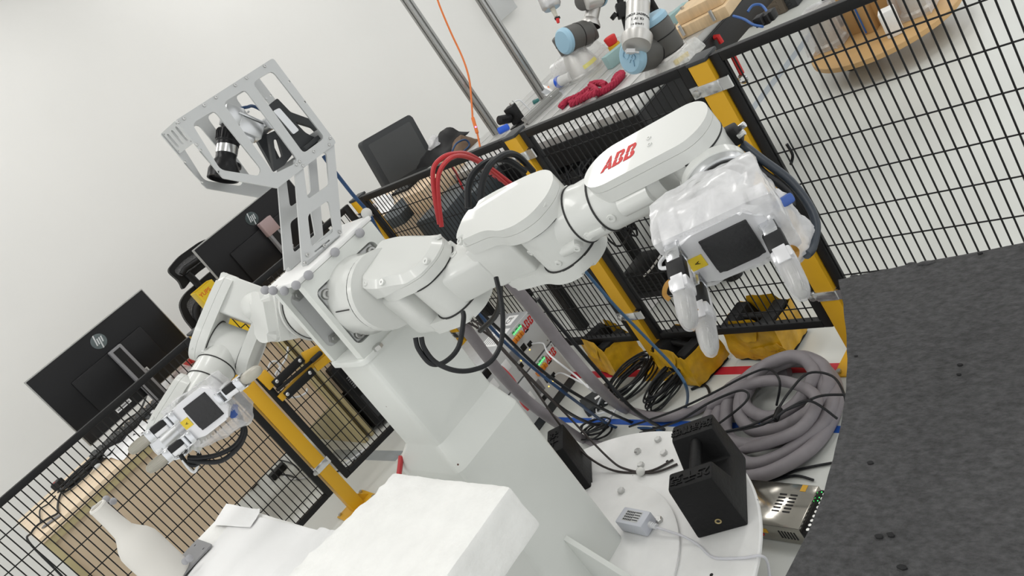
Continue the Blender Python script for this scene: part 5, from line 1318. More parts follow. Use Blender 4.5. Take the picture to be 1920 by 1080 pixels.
for i, (L, r, m, lb) in enumerate((([(104, 930), (90, 945), (75, 956), (76, 978)], .003, BLACKC, 'thin black cord from the small plug block on the pale desk'),
    ([(125, 905), (112, 930), (108, 950), (108, 962), (90, 972), (70, 985), (58, 1000), (54, 1016), (62, 1034), (80, 1056), (110, 1090)], .0042, BLACKC, 'black cord dropping over the left end of the pale desk'),
    ([(130, 912), (150, 880), (180, 850), (205, 820), (235, 790), (262, 770), (275, 740)], .005, BLACKC, 'black cable bundle running along the pale desk beside the keyboard'),
    ([(140, 908), (165, 880), (190, 865), (215, 842), (250, 800), (268, 782)], .004, BLACKC, 'second black cable running along the pale desk beside the keyboard'))):
    P = [pz(px, py, .757) for px, py in L]
    if i == 1: P = P[:8] + [V((-3.61, -.03, .60)), V((-3.60, -.05, .35)), V((-3.62, -.06, .02))]
    cable(P, r, m, lb)
bm = BM(); rr = random.Random(5)
for k in range(9):
    a = rr.uniform(.9, 1.1); z = .756 + rr.uniform(0, .02); c0 = pz(158, 893)
    P = [c0 + V((.06 * a * math.cos(j * .63) , .10 * a * math.sin(j * .63) + rr.uniform(-.01, .01), z - .7505 + rr.uniform(0, .006))) for j in range(10)]
    tube(bm, P, .0036, 6, 3, closed=True)
tag(obj('cable_coil', bm, BLACKC), 'coil of black power cord with a pale tie on the pale desk', 'cable coil')
q = pz(182, 875, .785); bm = BM(); ball(bm, q, .012, (1, 1.4, .8)); tag(obj('cable_tie', bm, LTGREY), 'pale grey tie on the coil of black power cord', 'cable tie')
q = pz(98, 978, .752); bm = BM(); box(bm, (0, 0, .004), (.09, .02, .006), Matrix.Translation(q) @ Matrix.Rotation(.9, 4, 'Z'), bev=.002); tag(obj('metal_clip', bm, MIDGREY), 'small grey metal strip lying at the left end of the pale desk', 'clip')
bm = BM(); b2 = crumple([pz(335, 712, .75) + V(p) for p in ((-.1, -.08, 0), (.06, -.09, 0), (.08, .08, 0), (-.08, .1, 0), (-.03, 0, .08), (.03, .04, .07))], 3, .012, 14, 3); tag(obj('plastic_bag', b2, film('clear_bag_desk', (.85, .85, .87), .45, .2)), 'clear plastic bag with red packets on the desk right of the monitor stand', 'plastic bag')
for k, (px, py) in enumerate(((352, 690), (362, 680), (340, 708))):
    q = pz(px, py, .752); bm = BM(); box(bm, (0, 0, .02), (.06, .05, .035), Matrix.Translation(q) @ Matrix.Rotation(.5 * k, 4, 'Z'), bev=.01); tag(obj('packet', bm, mat('red_packet', (.55, .06, .06), .4) if k != 2 else mat('brown_packet', (.35, .15, .08), .5)), ('red packet inside the clear bag on the desk, nearer one', 'red packet inside the clear bag on the desk, farther one', 'brown packet inside the clear bag on the desk')[k], 'packet')
# yellow carton
XY = -3.75; c = [on_x(px, py, XY) for px, py in ((366, 546), (398, 525), (440, 572), (415, 590))]
t = top('yellow_carton', 'tall yellow carton with red print standing on the desk beside the left arm', 'carton', (XY - .04, 1.17, .75))
yc = (c[0].y + c[1].y) / 2 - .0; Mc = Matrix.Translation((XY - .045, yc, .75))
bm = BM()
b2 = curve_mesh([rrect(.09, .100, .012), rrect(.084, .094, .010)], .31); bmesh.ops.translate(b2, verts=b2.verts, vec=(0, 0, .155)); merge(bm, b2, Mc)
bx(bm, (-.042, -.047, 0), (.042, .047, .004), M=Mc)
obj('carton_body', bm, mat('yellow_carton', (.72, .50, .015), .4), t)
bm = BM(); Mt = Mc @ Matrix.Translation((.0452, 0, .0)) @ Matrix(((0, 0, 1, 0), (1, 0, 0, 0), (0, 1, 0, 0), (0, 0, 0, 1)))
text(bm, 'YUPS', .026, Mt @ Matrix.Translation((-.016, .285, 0)), .0004, bold=.0006); text(bm, 'YUPS', .013, Mt @ Matrix.Translation((.0, .245, 0)), .0004); bx(bm, (.012, .17, 0), (.040, .265, .0004), M=Mt @ Matrix.Translation((0, 0, 0)))
text(bm, 'YUPS', .022, Mt @ Matrix.Translation((-.02, .16, 0)) @ Matrix.Rotation(1.57, 4, 'Z'), .0004)
obj('red_print', bm, mat('orange_red_print', (.65, .12, .01), .45), t, angle=0)
# office chair behind the desks
XC2 = -4.55
t = top('office_chair', 'black mesh office chair standing by the white wall behind the monitors', 'chair', (XC2, 1.42, 0))
def yzc(L): return [(on_x(px, py, XC2).y, on_x(px, py, XC2).z) for px, py in L]
MESH = film('grey_chair_mesh', (.10, .10, .105), .75, .7, .1, 200)
def ringpart(nm, L, Li, m, inner_m=None):
    o = roundpoly(yzc(L), .03, 4); i = roundpoly(yzc(Li), .02, 4)
    bm = BM(); plate_x(bm, o, [i], XC2, .03); obj(nm, bm, m, t)
    bm = BM(); plate_x(bm, i, [], XC2 - .012, .004); obj('mesh_panel', bm, MESH, t)
s = lambda L: cr(L, 300, 430, 5.683)
ringpart('headrest_frame', s([(75, 440), (200, 290), (440, 120), (640, 60), (700, 200), (560, 350), (380, 480), (245, 655), (215, 560)]), s([(145, 445), (240, 340), (400, 230), (600, 150), (620, 200), (470, 330), (330, 440), (240, 500), (200, 490)]), BLACKP)
ringpart('backrest_frame', s([(205, 800), (260, 690), (560, 430), (760, 330), (1000, 600), (760, 950), (560, 1200), (400, 1120), (260, 950)]), s([(275, 800), (330, 720), (560, 540), (740, 450), (900, 620), (700, 900), (560, 1080), (440, 1040), (330, 920)]), BLACKP)
bm = BM(); tube(bm, [on_x(*p, XC2 + .02) for p in s([(430, 780), (390, 840), (400, 930), (470, 960)])], .022, 10); tube(bm, [on_x(*p, XC2 + .02) for p in s([(235, 480), (270, 420), (340, 370), (440, 300)])], .016, 10); tube(bm, [on_x(*p, XC2 + .01) for p in s([(290, 470), (380, 560), (450, 650)])], .02, 10); obj('support_bar', bm, BLACKP, t)
yb = on_x(400, 600, XC2).y
bm = BM(); bx(bm, (XC2 - .50, yb - .10, .44), (XC2 - .02, yb + .40, .52), bev=.03); obj('seat', bm, BLACKR, t)
bm = BM(); cyl(bm, (XC2 - .25, yb + .15, .10), (XC2 - .25, yb + .15, .44), .028, seg=16); obj('gas_column', bm, BLACKP, t)
bm = BM(); tube(bm, [V((XC2 - .1, yb + .15, .47)), V((XC2 + .03, yb + .15, .55)), V((XC2 + .03, yb + .15, .95))], .025, 10); obj('back_spine', bm, BLACKP, t)
for k in range(5):
    a = k * 1.2566 + .3; c0 = V((XC2 - .25, yb + .15, .09)); e = c0 + V((math.cos(a) * .3, math.sin(a) * .3, -.02))
    bm = BM(); tube(bm, [c0, e], .02, 8, smooth=False); lg = obj('leg', bm, BLACKP, t)
    bm = BM(); cyl(bm, e + V((-.012, 0, -.04)), e + V((.012, 0, -.04)), .028, seg=14); obj('castor', bm, BLACKR, lg)
# computer tower and bits under the second desk
t = top('computer_tower', 'black computer tower standing under the second desk behind the gate', 'computer', (-3.78, 1.41, 0))
bm = BM(); bx(bm, (-3.96, 1.30, .02), (-3.60, 1.475, .40), bev=.006); obj('case', bm, BLACKG, t)
bm = BM()
for k in range(6): bx(bm, (-3.5995, 1.335, .25 + k * .012), (-3.598, 1.40, .256 + k * .012))
obj('vent_grille', bm, MIDGREY, t)
bm = BM(); bx(bm, (-3.5995, 1.33, .06), (-3.5985, 1.45, .20)); obj('rear_plate', bm, DKGREY, t)
for px, py, lb in ((469, 905, 'black rubber castor of a stool on the floor seen through the left fence'), (405, 930, 'black castor on the floor at the foam board corner')):
    q = on_z(px, py, .03); bm = BM(); cyl(bm, q + V((-.02, 0, 0)), q + V((.02, 0, 0)), .034, seg=16, bev=.006); box(bm, q + V((0, 0, .035)), (.05, .05, .03), bev=.008); tag(obj('castor', bm, BLACKR, origin=q), lb, 'castor')
for L, m, r, lb in (([(495, 868), (515, 862), (545, 868), (560, 880)], BLACKC, .004, 'black cord on the floor under the desk, upper one'), ([(490, 870), (510, 880), (520, 888), (545, 892), (560, 900)], BLACKC, .004, 'black cord on the floor under the desk, lower one'),
                 ([(533, 893), (550, 898), (575, 894), (590, 880)], WHITEC, .004, 'white cord on the floor behind the yellow post'), ([(636, 882), (650, 868), (672, 852), (690, 838)], WHITEC, .005, 'white cord on the floor behind the gate'), ([(632, 884), (655, 874), (665, 862)], BLACKC, .004, 'black cord on the floor behind the gate')):
    cable([on_z(px, py, .006) for px, py in L], r, m, lb)
q = on_z(525, 888, .0); bm = BM(); box(bm, (0, 0, .018), (.05, .10, .036), Matrix.Translation(q), bev=.006); tag(obj('power_brick', bm, BLACKR, origin=q), 'black power brick on the floor under the desk', 'power brick')
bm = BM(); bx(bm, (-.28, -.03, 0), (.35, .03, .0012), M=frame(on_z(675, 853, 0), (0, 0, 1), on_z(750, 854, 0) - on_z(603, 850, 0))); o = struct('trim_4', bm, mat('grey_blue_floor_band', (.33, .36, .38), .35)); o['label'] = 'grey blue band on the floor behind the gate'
cable([on_x(px, py, -3.60) for px, py in ((540, 650), (536, 672), (524, 690), (516, 705))] + [on_x(530, 712, -3.60)], .0048, WHITEC, 'white cord hanging on the desk back behind the gate latch')
bm = BM(); P = [on_x(x, y, -3.60) for x, y in ((502, 692), (508, 680), (518, 678), (526, 690), (522, 705), (532, 738), (552, 745), (572, 738), (576, 728))]; tube(bm, P, .0048, 8); tag(obj('cable', bm, WHITEC, origin=P[0]), 'white cord loop on the desk back below the gate latch', 'cable')

# ------------------------------------------------------------------ latch of the gate
GN = LNRM; GX = -3.14
def gp(px, py, off=.0): return on_pl(px, py, PA + LDIR * .07 + GN * (.006 + off), LNRM)
t = top('gate_latch', 'yellow and black sliding latch bolted across the wire gate beside the pedestal', 'latch', gp(560, 690))
def bar(nm, a, b, w, th, m, off_, par=t):
    A, B = gp(*a, off_), gp(*b, off_); d = B - A
    bm = BM(); M = frame(A, GN, d); bx(bm, (0, -w / 2, 0), (d.length, w / 2, th), bev=.002, M=M); return obj(nm, bm, m, par)
bar('yellow_bracket', (488, 700), (512, 724), .045, .012, YEL, .004); bar('yellow_bracket', (524, 748), (606, 660), .030, .010, YEL, .002)
bar('yellow_bracket', (568, 672), (612, 650), .05, .012, YEL, .004); bar('yellow_bracket', (590, 690), (618, 668), .035, .012, YEL, .004)
b1 = bar('black_bar', (513, 722), (566, 671), .034, .012, BLACKP, .016); b2_ = bar('black_bar', (535, 743), (587, 694), .034, .012, BLACKP, .016)
bar('slide_rod', (518, 732), (590, 672), .014, .012, BLACKP, .022)
for p in ((519, 715), (562, 676), (539, 739), (581, 699)):
    bm = BM(); q = gp(*p, .028); lathe(bm, [(0, 0), (.0085, 0), (.0075, .003), (.004, .005), (0, .005)], q, GN, 14); obj('latch_screw', bm, CHROME, t)
bm = BM(); cyl(bm, gp(583, 678, .034), gp(603, 660, .034), .011, seg=16, bev=.006); obj('handle', bm, BLACKR, t)
# ------------------------------------------------------------------ behind the long fence: desk clutter
XS = -3.75
t = top('touch_monitor', 'dark grey monitor with rounded corners, screen off, standing tilted on the far desk', 'monitor', (XS, 2.45, .75))
c4 = [on_x(px, py, XS) for px, py in ((676, 283), (757, 218), (836, 296), (725, 348))]
cy = sum(p.y for p in c4) / 4; czz = sum(p.z for p in c4) / 4
ax1 = ((c4[1] - c4[0]) + (c4[2] - c4[3])).normalized(); ax2 = V((0, 0, 1)); ax2 = (ax2 - ax1 * ax2.dot(ax1)).normalized()
Ms = Matrix.Translation((XS, cy, czz)) @ Matrix((ax1, ax2, ax1.cross(ax2))).transposed().to_4x4()
bm = BM(); prism(bm, rrect(.375, .300, .022), -.04, .0, Ms, bev=.006); obj('bezel', bm, DKGREY, t)
bm = BM(); prism(bm, rrect(.31, .235, .010), 0, .001, Ms); obj('screen', bm, mat('dark_screen', (.065, .068, .07), .35), t)
bm = BM(); cyl(bm, (XS - .07, cy, .75), (XS - .07, cy, czz), .03, seg=14); bx(bm, (XS - .18, cy - .1, .75), (XS + .0, cy + .1, .762)); obj('stand', bm, BLACKP, t)
def deskbox(label, px, py, s, az, m, name, cat, z=.752, grp=None):
    q = on_z(px, py, z); bm = BM(); box(bm, (0, 0, s[2] / 2), s, Matrix.Translation(q) @ Matrix.Rotation(math.radians(az), 4, 'Z'), bev=min(s) * .04); return tag(obj(name, bm, m, origin=q), label, cat, grp)
deskbox('pale wooden box on the far desk below the touch monitor, seen through the fence', 832, 362, (.16, .30, .10), 4, WOOD, 'wooden_box', 'box', .752)
deskbox('dark grey device box on the far desk, left one behind the fence', 762, 402, (.20, .26, .05), 12, mat('blue_grey_plastic', (.045, .055, .062), .5), 'device_box', 'device')
t = top('side_table', 'dark grey side table behind the fence between the desk and the robot bench', 'table', (-2.98, 2.12, 0))
bm = BM(); bx(bm, (-3.24, 1.92, .60), (-2.60, 2.50, .63), bev=.004); obj('table_top', bm, DKGREY, t)
for x in (-3.2, -2.64):
    for y in (1.96, 2.46):
        bm = BM(); bx(bm, (x - .02, y - .02, 0), (x + .02, y + .02, .60)); obj('leg', bm, BLACKP, t)
def tb(label, px, py, s, az, m, name, cat, z=.631): return deskbox(label, px, py, s, az, m, name, cat, z)
BG = MATS['blue_grey_plastic']
tb('dark blue grey equipment case behind the fence under the red hoses', 880, 425, (.20, .30, .16), 10, BG, 'equipment_case', 'case')
tb('second dark equipment case behind the fence, nearer the middle post', 930, 385, (.16, .26, .14), 6, BG, 'equipment_case', 'case')
tb('brown cardboard box behind the fence under the orange cable', 905, 345, (.15, .20, .12), 14, CARD, 'cardboard_box', 'box')
tb('small white box behind the fence near the middle post', 925, 330, (.12, .12, .10), 30, PAPER, 'small_box', 'box')
tb('silver grey box behind the fence beside the cardboard box', 860, 340, (.14, .12, .11), 22, LTGREY, 'small_box', 'box')
sheetq([on_z(700, 372, .753), on_z(735, 365, .753), on_z(745, 395, .753), on_z(712, 402, .753)], 'white paper pile on the far desk next to the corner post', .03, 4)
bm = crumple([on_z(850, 310, .75) + V(p) for p in ((-.16, -.12, 0), (.14, -.14, 0), (.18, .16, 0), (-.14, .16, 0), (-.05, -.02, .09), (.10, .08, .11), (.02, .12, .10))], 3, .025, 9, 2)
tag(obj('brown_bag', bm, mat('brown_bag', (.17, .11, .07), .85, var=.3, vscale=12)), 'crumpled brown paper bag lying behind the touch monitor', 'bag')
bm = crumple([on_z(838, 300, .78) + V(p) for p in ((-.16, -.10, .04), (.10, -.1, .04), (.16, .12, .06), (-.1, .12, .06), (0, 0, .12), (.08, .06, .13))], 3, .02, 10, 6)
tag(obj('black_bag', bm, BLACKR), 'crumpled black plastic bag on the brown bag behind the touch monitor', 'bag')
bm = crumple([on_z(822, 268, .88) + V(p) for p in ((-.05, -.05, 0), (.05, -.05, 0), (.05, .05, 0), (-.05, .05, 0), (0, 0, .06))], 3, .02, 16, 9)
tag(obj('clear_bag', bm, film('clear_wrap', (.85, .85, .88), .3, .15)), 'clear crumpled wrap on top of the black bag', 'plastic bag')
cable([on_x(px, py, -3.3) for px, py in ((845, 292), (855, 270), (872, 262), (880, 272), (868, 285))], .005, BLUEC, 'blue cord loop on the brown bag')
cable([on_y(px, py, 1.95) for px, py in ((845, 310), (858, 330), (868, 355))], .005, REDC, 'thin red cord hanging behind the fence left of the elbow hoses')
cable([on_y(px, py, 1.9) for px, py in ((885, 292), (905, 312), (935, 335), (965, 350))] + [V((-2.62, 1.98, .72)), V((-2.68, 2.02, .64))], .008, REDC, 'thick red twisted cord behind the fence above the elbow')

# ------------------------------------------------------------------ robot bench with slotted top
t = top('robot_bench', 'black framed bench with slotted aluminium top carrying two small robot arms', 'bench', (-2.5, 2.9, 0))
SLOT = mat('slotted_aluminium', (.50, .50, .49), .4, .5)
TX0, TX1, TY0, TY1, TZ = -3.24, -1.925, 2.165, 3.30, .80
n = 14; w = (TX1 - TX0) / n
for k in range(n):
    bm = BM(); x0 = TX0 + k * w; y1 = TY1
    bx(bm, (x0, TY0, TZ - .03), (x0 + w - .006, y1, TZ), bev=.001)
    o = obj('slotted_plank', bm, SLOT, t)
bm = BM(); bx(bm, (TX0, TY0, TZ - .034), (TX1, TY1, TZ - .0305)); obj('under_sheet', bm, DKGREY, t)
for nm, a, b in (('front_rail', (TX0, TY0 - .0, .67), (TX1, TY0 + .05, .765)), ('front_rail', (TX0, TY0, .38), (TX1, TY0 + .05, .45)), ('side_rail', (TX1 - .05, TY0 + .05, .66), (TX1, TY1, .765)), ('rear_rail', (TX0, TY1 - .05, .67), (TX1 - .05, TY1, .765)), ('rear_rail', (TX0, TY1 - .05, .30), (-2.5, TY1, .37)), ('cross_rail', (-2.55, TY0 + .05, .38), (-2.50, TY1 - .05, .44))):
    bm = BM(); bx(bm, a, b, bev=.002); obj(nm, bm, BLACKP, t)
for x in (TX0 + .03, -2.56, TX1 - .03):
    for y in (TY0 + .03, TY1 - .03):
        if (x > -2 and y > 2.5) or (x == -2.56 and y < 2.5): continue
        bm = BM(); bx(bm, (x - .03, y - .03, .04), (x + .03, y + .03, .67), bev=.002); lg = obj('leg', bm, BLACKP, t)
        bm = BM(); cyl(bm, (x, y, 0), (x, y, .04), .035, .025, seg=16); obj('levelling_foot', bm, BLACKR, lg)
bm = BM(); tube(bm, [V((-2.50, TY0 + .025, .43)), V((-2.02, TY0 + .025, .68))], .022, 8, smooth=False); tube(bm, [V((-3.15, TY0 + .025, .40)), V((-2.66, TY0 + .025, .66))], .022, 8, smooth=False); obj('diagonal_brace', bm, BLACKP, t)
bm = BM(); bx(bm, (-2.70, 2.25, .335), (-2.10, 2.75, .355)); obj('lower_shelf', bm, BLACKP, t)
for k, (x, y, z, s, m, lb) in enumerate(((-2.30, 2.42, .356, (.34, .26, .22), BLACKP, 'black control box on the lower shelf of the bench behind the forearm'), (-2.57, 2.42, .356, (.18, .28, .24), DKGREY, 'dark grey control box on the lower shelf of the bench'), (-2.30, 2.64, .356, (.30, .16, .18), BLACKP, 'black box far back on the lower shelf of the bench'),
                                        (-2.06, 2.30, .0, (.26, .26, .28), BLACKP, 'black equipment box on the floor behind the fence below the forearm'), (-2.32, 2.20, .0, (.20, .16, .14), BLACKP, 'small black device on the floor behind the fence under the elbow'))):
    bm = BM(); bx(bm, (x - s[0] / 2, y - s[1] / 2, z), (x + s[0] / 2, y + s[1] / 2, z + s[2]), bev=.005)
    for j in range(5): bx(bm, (x - s[0] / 2 + .02, y - s[1] / 2 - .003, z + .03 + j * .018), (x + s[0] / 2 - .02, y - s[1] / 2, z + .036 + j * .018))
    tag(obj('control_box', bm, m), lb, 'control box')
rr = random.Random(11)
for k in range(7):
    x = rr.uniform(-2.4, -2.02); cable([V((x, 2.165, .668)), V((x, 2.12, rr.uniform(.5, .62))), V((x + rr.uniform(-.1, .1), 2.08, .42)), V((x + rr.uniform(-.15, .15), 2.10, rr.uniform(.25, .4))), V((x + rr.uniform(-.2, .2), 2.12, rr.uniform(.4, .6))), V((x + .05, 2.165, .668))], .0045, BLACKC, 'black cable loop hanging under the robot bench', group='black cables under the robot bench')
cable([on_z(1252, 458, .2), on_y(1238, 480, 2.0), on_y(1220, 505, 2.0), on_y(1207, 518, 2.0)], .004, mat('striped_white_cord', (.6, .6, .6), .5), 'white and black braided cord behind the fence below the forearm')
q = on_z(1200, 530, .0); bm = BM(); box(bm, (0, 0, .03), (.12, .07, .06), Matrix.Translation(q) @ Matrix.Rotation(.5, 4, 'Z'), bev=.006); tag(obj('power_brick', bm, BLACKR, origin=q), 'black power brick on the floor behind the fence beside the paper strip', 'power brick')
sheetq([on_z(1195, 560, .001), on_z(1232, 535, .001), on_z(1250, 550, .001), on_z(1215, 588, .001)], 'pale paper strip on the floor behind the fence', .004, 7)
# aluminium uprights
def extrusion(label, p0, p1, w=.032):
    p0 = V(p0); p1 = V(p1); d = p1 - p0; M = frame(p0, d, (1, 0, 0)); bm = BM(); h = d.length; g = w * .14
    pro = []
    q = [(w / 2, w / 2), (g, w / 2), (g, w * .3), (-g, w * .3), (-g, w / 2), (-w / 2, w / 2)]
    for k in range(4):
        c, s_ = math.cos(k * math.pi / 2), math.sin(k * math.pi / 2)
        pro += [(x * c - y * s_, x * s_ + y * c) for x, y in q[:-1]]
    prism(bm, pro, 0, h, M); return tag(obj('aluminium_upright', bm, mat('extruded_aluminium', (.42, .42, .41), .4, .7), origin=p0), label, 'aluminium profile')
b1 = on_z(1024, 188, TZ); b0 = on_z(932, 250, TZ)
extrusion('slotted aluminium upright rising from the bench corner, right one', b1, b1 + V((0, 0, 1.5)), .035)
extrusion('slotted aluminium upright rising behind the middle fence post, left one', b0, b0 + V((0, 0, 1.6)), .035)
e0 = on_z(985, 228, TZ + .018); extrusion('slotted aluminium bar lying along the bench edge at the foot of the right upright', e0, on_z(1046, 172, TZ + .018), .035)
bm = BM(); hexa(bm, [b1 + V(p) for p in ((.018, -.018, .001), (.06, -.018, .001), (.06, .018, .001), (.018, .018, .001), (.018, -.018, .05), (.022, -.018, .05), (.022, .018, .05), (.018, .018, .05))]); tag(obj('angle_bracket', bm, ALU2), 'small angle bracket at the foot of the right aluminium upright', 'bracket')
# orange cable with inline switch
do = (b0 - CAM).dot(AZ) - .12
t = top('inline_switch', 'orange inline cable switch with a purple light hanging beside the left upright', 'switch', at(890, 236, do))
bm = BM(); a, b = at(886, 220, do), at(895, 250, do); M = frame(a, b - a, AZ); L = (b - a).length; bx(bm, (-.011, -.008, 0), (.011, .008, L), bev=.004, M=M); obj('switch_body', bm, ORANGEC, t)
bm = BM(); ball(bm, at(892, 238, do - .012), .004); obj('indicator', bm, mat('violet_led', (.5, .2, 1.0), .4, emit=3), t)
cable([at(815, -20, do), at(824, 10, do), at(845, 60, do), at(868, 110, do), at(880, 150, do), at(884, 190, do), at(886, 220, do)], .0045, ORANGEC, 'orange cable hanging from above to the inline switch')
cable([at(895, 250, do), at(899, 270, do), at(903, 290, do + .0), at(906, 312, do), at(915, 345, do)], .0045, ORANGEC, 'orange cable below the inline switch running down behind the fence')
# webcam with clamp
t = top('bench_camera', 'small black camera on a stand behind the middle fence post', 'camera', on_z(965, 240, TZ))
dc = (on_z(965, 240, TZ) - CAM).dot(AZ)
M = frame(at(964, 214, dc), (0, 0, 1), (1, .3, 0)); bm = BM(); box(bm, (0, 0, 0), (.05, .05, .085), M, bev=.004); obj('camera_body', bm, BLACKP, t)
bm = BM(); cyl(bm, at(956, 222, dc - .02), at(936, 226, dc - .06), .022, seg=20, bev=.003); obj('lens', bm, BLACKG, t)
bm = BM(); bx(bm, (-.04, -.04, -.062), (.05, .04, -.046), M=M); obj('base', bm, BLACKP, t)
bm = BM(); cyl(bm, at(958, 192, dc), at(966, 200, dc), .012, seg=12); obj('top_knob', bm, STEEL, t)
cable([at(966, 190, dc), at(975, 188, dc), at(988, 200, dc), at(1000, 212, dc)], .0035, WHITEC, 'thin white cable from the bench camera')
bm = BM(); box(bm, (0, 0, 0), (.055, .03, .03), frame(at(944, 242, dc - .2), AZ, AX * .8 - AY * .4), bev=.008); tag(obj('blue_clamp', bm, mat('bright_blue_plastic', (.01, .10, .62), .35)), 'bright blue clamp on the fence top beside the middle post', 'clamp')
bm = BM(); cyl(bm, at(1000, 195, dc + .2), at(1012, 190, dc + .2), .018, seg=14, bev=.004); tag(obj('teal_dial', bm, mat('teal_plastic', (.01, .14, .13), .4)), 'dark teal knob beside the right upright foot', 'knob')
# red rope
def rope(px, label, dz=.0):
    P = [on_z(x, y, TZ + .014 + dz) for x, y in px]; bm = BM()
    C_ = catmull(P, 8)
    for s in range(3):
        Q = []
        for i, p in enumerate(C_):
            a = i * .9 + s * 2.094; tdir = (C_[min(i + 1, len(C_) - 1)] - C_[max(i - 1, 0)]).normalized(); n1 = tdir.cross(V((0, 0, 1))).normalized()
            Q.append(p + n1 * math.cos(a) * .008 + V((0, 0, 1)) * math.sin(a) * .008)
        tube(bm, Q, .0085, 6, 1, smooth=False)
    return tag(obj('red_rope', bm, mat('crimson_rope', (.38, .015, .05), .8, bump=.3, bscale=200), origin=P[0]), label, 'rope', 'red rope pieces on the bench')
rope([(1052, 200), (1062, 190), (1082, 182), (1100, 170), (1112, 160), (1105, 174), (1090, 186), (1070, 195)], 'crimson rope, left tangle on the bench edge')
rope([(1085, 186), (1100, 180), (1118, 172), (1108, 160), (1125, 156), (1135, 160)], 'crimson rope, middle tangle on the bench edge', .012)
rope([(1120, 175), (1135, 168), (1150, 158), (1162, 146), (1166, 138), (1158, 142), (1152, 152)], 'crimson rope, right looped end on the bench edge')
# little things on the bench
bm = BM(); a, b = on_z(1035, 160, TZ + .03), on_z(1070, 143, TZ + .03); cyl(bm, a, b, .028, .022, seg=18, bev=.006); o = tag(obj('glue_tube', bm, mat('white_plastic_tube', (.75, .75, .74), .4), origin=a), 'white tube with a blue band lying on the bench', 'tube')
bm = BM(); cyl(bm, a + (b - a) * .30, a + (b - a) * .46, .0285, seg=18); obj('blue_band', bm, MATS['bright_blue_plastic'], o)
bm = BM(); a2 = on_z(1058, 138, TZ); box(bm, (0, 0, .035), (.10, .06, .07), Matrix.Translation(a2) @ Matrix.Rotation(.6, 4, 'Z'), bev=.012); tag(obj('white_box', bm, PAPER), 'small white carton on the bench behind the tube', 'box')
sheetq([on_z(1014, 158, TZ + .002), on_z(1042, 168, TZ + .002), on_z(1034, 182, TZ + .03), on_z(1016, 178, TZ + .03)], 'folded white paper leaning at the right upright foot', .004, 3)
bm = BM(); bx(bm, (-.10, -.004, 0), (.10, .004, .004), M=frame(on_z(1035, 166, TZ + .006), (0, 0, 1), on_z(1046, 171, TZ) - on_z(1022, 161, TZ))); tag(obj('orange_strip', bm, ORANGEC), 'thin orange strip on the white paper at the upright foot', 'strip')
for k, (px, py, lb) in enumerate(((1165, 113, 'pale teal block on the bench left of the blue cap'), (1262, 55, 'pale teal long block on the bench behind the right robot'))):
    q = on_z(px, py, TZ); bm = BM(); box(bm, (0, 0, .03), (.045, .24 if k else .14, .06), Matrix.Translation(q) @ Matrix.Rotation(-.35, 4, 'Z'), bev=.003); tag(obj('teal_block', bm, mat('pale_teal', (.28, .42, .42), .5)), lb, 'block')
q = on_z(1160, 100, TZ); t = top('stop_button', 'red emergency stop button on a yellow base on the bench behind the blue cap', 'button', q)
bm = BM(); cyl(bm, q, q + V((0, 0, .05)), .032, .03, seg=18); obj('yellow_base', bm, YEL, t)
bm = BM(); cyl(bm, q + V((0, 0, .05)), q + V((0, 0, .09)), .026, .03, seg=18, bev=.006); obj('red_knob', bm, RED, t)
# ------------------------------------------------------------------ two small grey robot arms on the bench
URG = mat('dark_joint_shell', (.085, .083, .078), .5); URB = mat('light_blue_cap', (.32, .52, .66), .4); URM = mat('satin_metal_tube', (.58, .57, .55), .38, .75)
def barrel(t, a, b, r, capA=None, capB=None):
    a, b = V(a), V(b); bm = BM(); cyl(bm, a, b, r, seg=32, bev=.008); j = obj('joint_shell', bm, URG, t)
    for (p, d, on) in ((a, (a - b).normalized(), capA), (b, (b - a).normalized(), capB)):
        if on:
            bm = BM(); lathe(bm, [(r * .98, 0), (r, .004), (r * .97, .018), (r * .8, .028), (0, .031)], p, d, 32); obj('blue_cap', bm, URB, t)
    bm = BM(); m_ = a + (b - a) * .55; lathe(bm, [(r - .004, -.002), (r + .0012, -.002), (r + .0012, .002), (r - .004, .002)], m_, b - a, 32); obj('joint_ring', bm, BLACKP, j)
    return j
d1 = 3.04
t = top('small_robot_arm', 'small robot arm with silver tube and light blue cap on the bench, right one', 'robot arm', on_z(1262, 122, TZ))
base = on_z(1268, 121, TZ)
bm = BM(); lathe(bm, [(0, 0), (.078, 0), (.078, .012), (.072, .02), (.070, .05), (.066, .055), (0, .055)], base, (0, 0, 1), 40); obj('base_ring', bm, URM, t)
bm = BM(); bx(bm, (-.03, -.082, .018), (.03, -.07, .034), M=Matrix.Translation(base) @ Matrix.Rotation(1.0, 4, 'Z')); obj('yellow_sticker', bm, mat('yellow_label', (.75, .55, .03), .5), t)
top1 = base + V((0, 0, .175))
barrel(t, base + V((0, 0, .055)), top1, .062, capB=True)
sh = at(1236, 92, d1 - .02); cap = at(1190, 106, d1 - .10)
barrel(t, at(1258, 86, d1), cap, .062, capB=True)
bm = BM(); capd = (cap - at(1258, 86, d1)).normalized(); Mcap = frame(cap + capd * .0315, capd, AX * .9 + AZ * .2)
text(bm, 'UR', .055, Mcap @ Matrix.Translation((0, .004, 0)), .002); obj('cap_emblem', bm, mat('cap_emblem_blue', (.26, .45, .60), .4), t, angle=0)
bm = BM(); cyl(bm, at(1172, 96, d1 - .17), at(1198, 98, d1 - .17), .004, seg=8); box(bm, (0, 0, 0), (.03, .014, .02), frame(at(1182, 96, d1 - .172), AZ, AX)); obj('cable_tie', bm, WHITEC, t)
f0 = at(1194, 74, d1 - .17); f1 = at(1199, -60, d1 - .06)
fd = (f1 - f0).normalized()
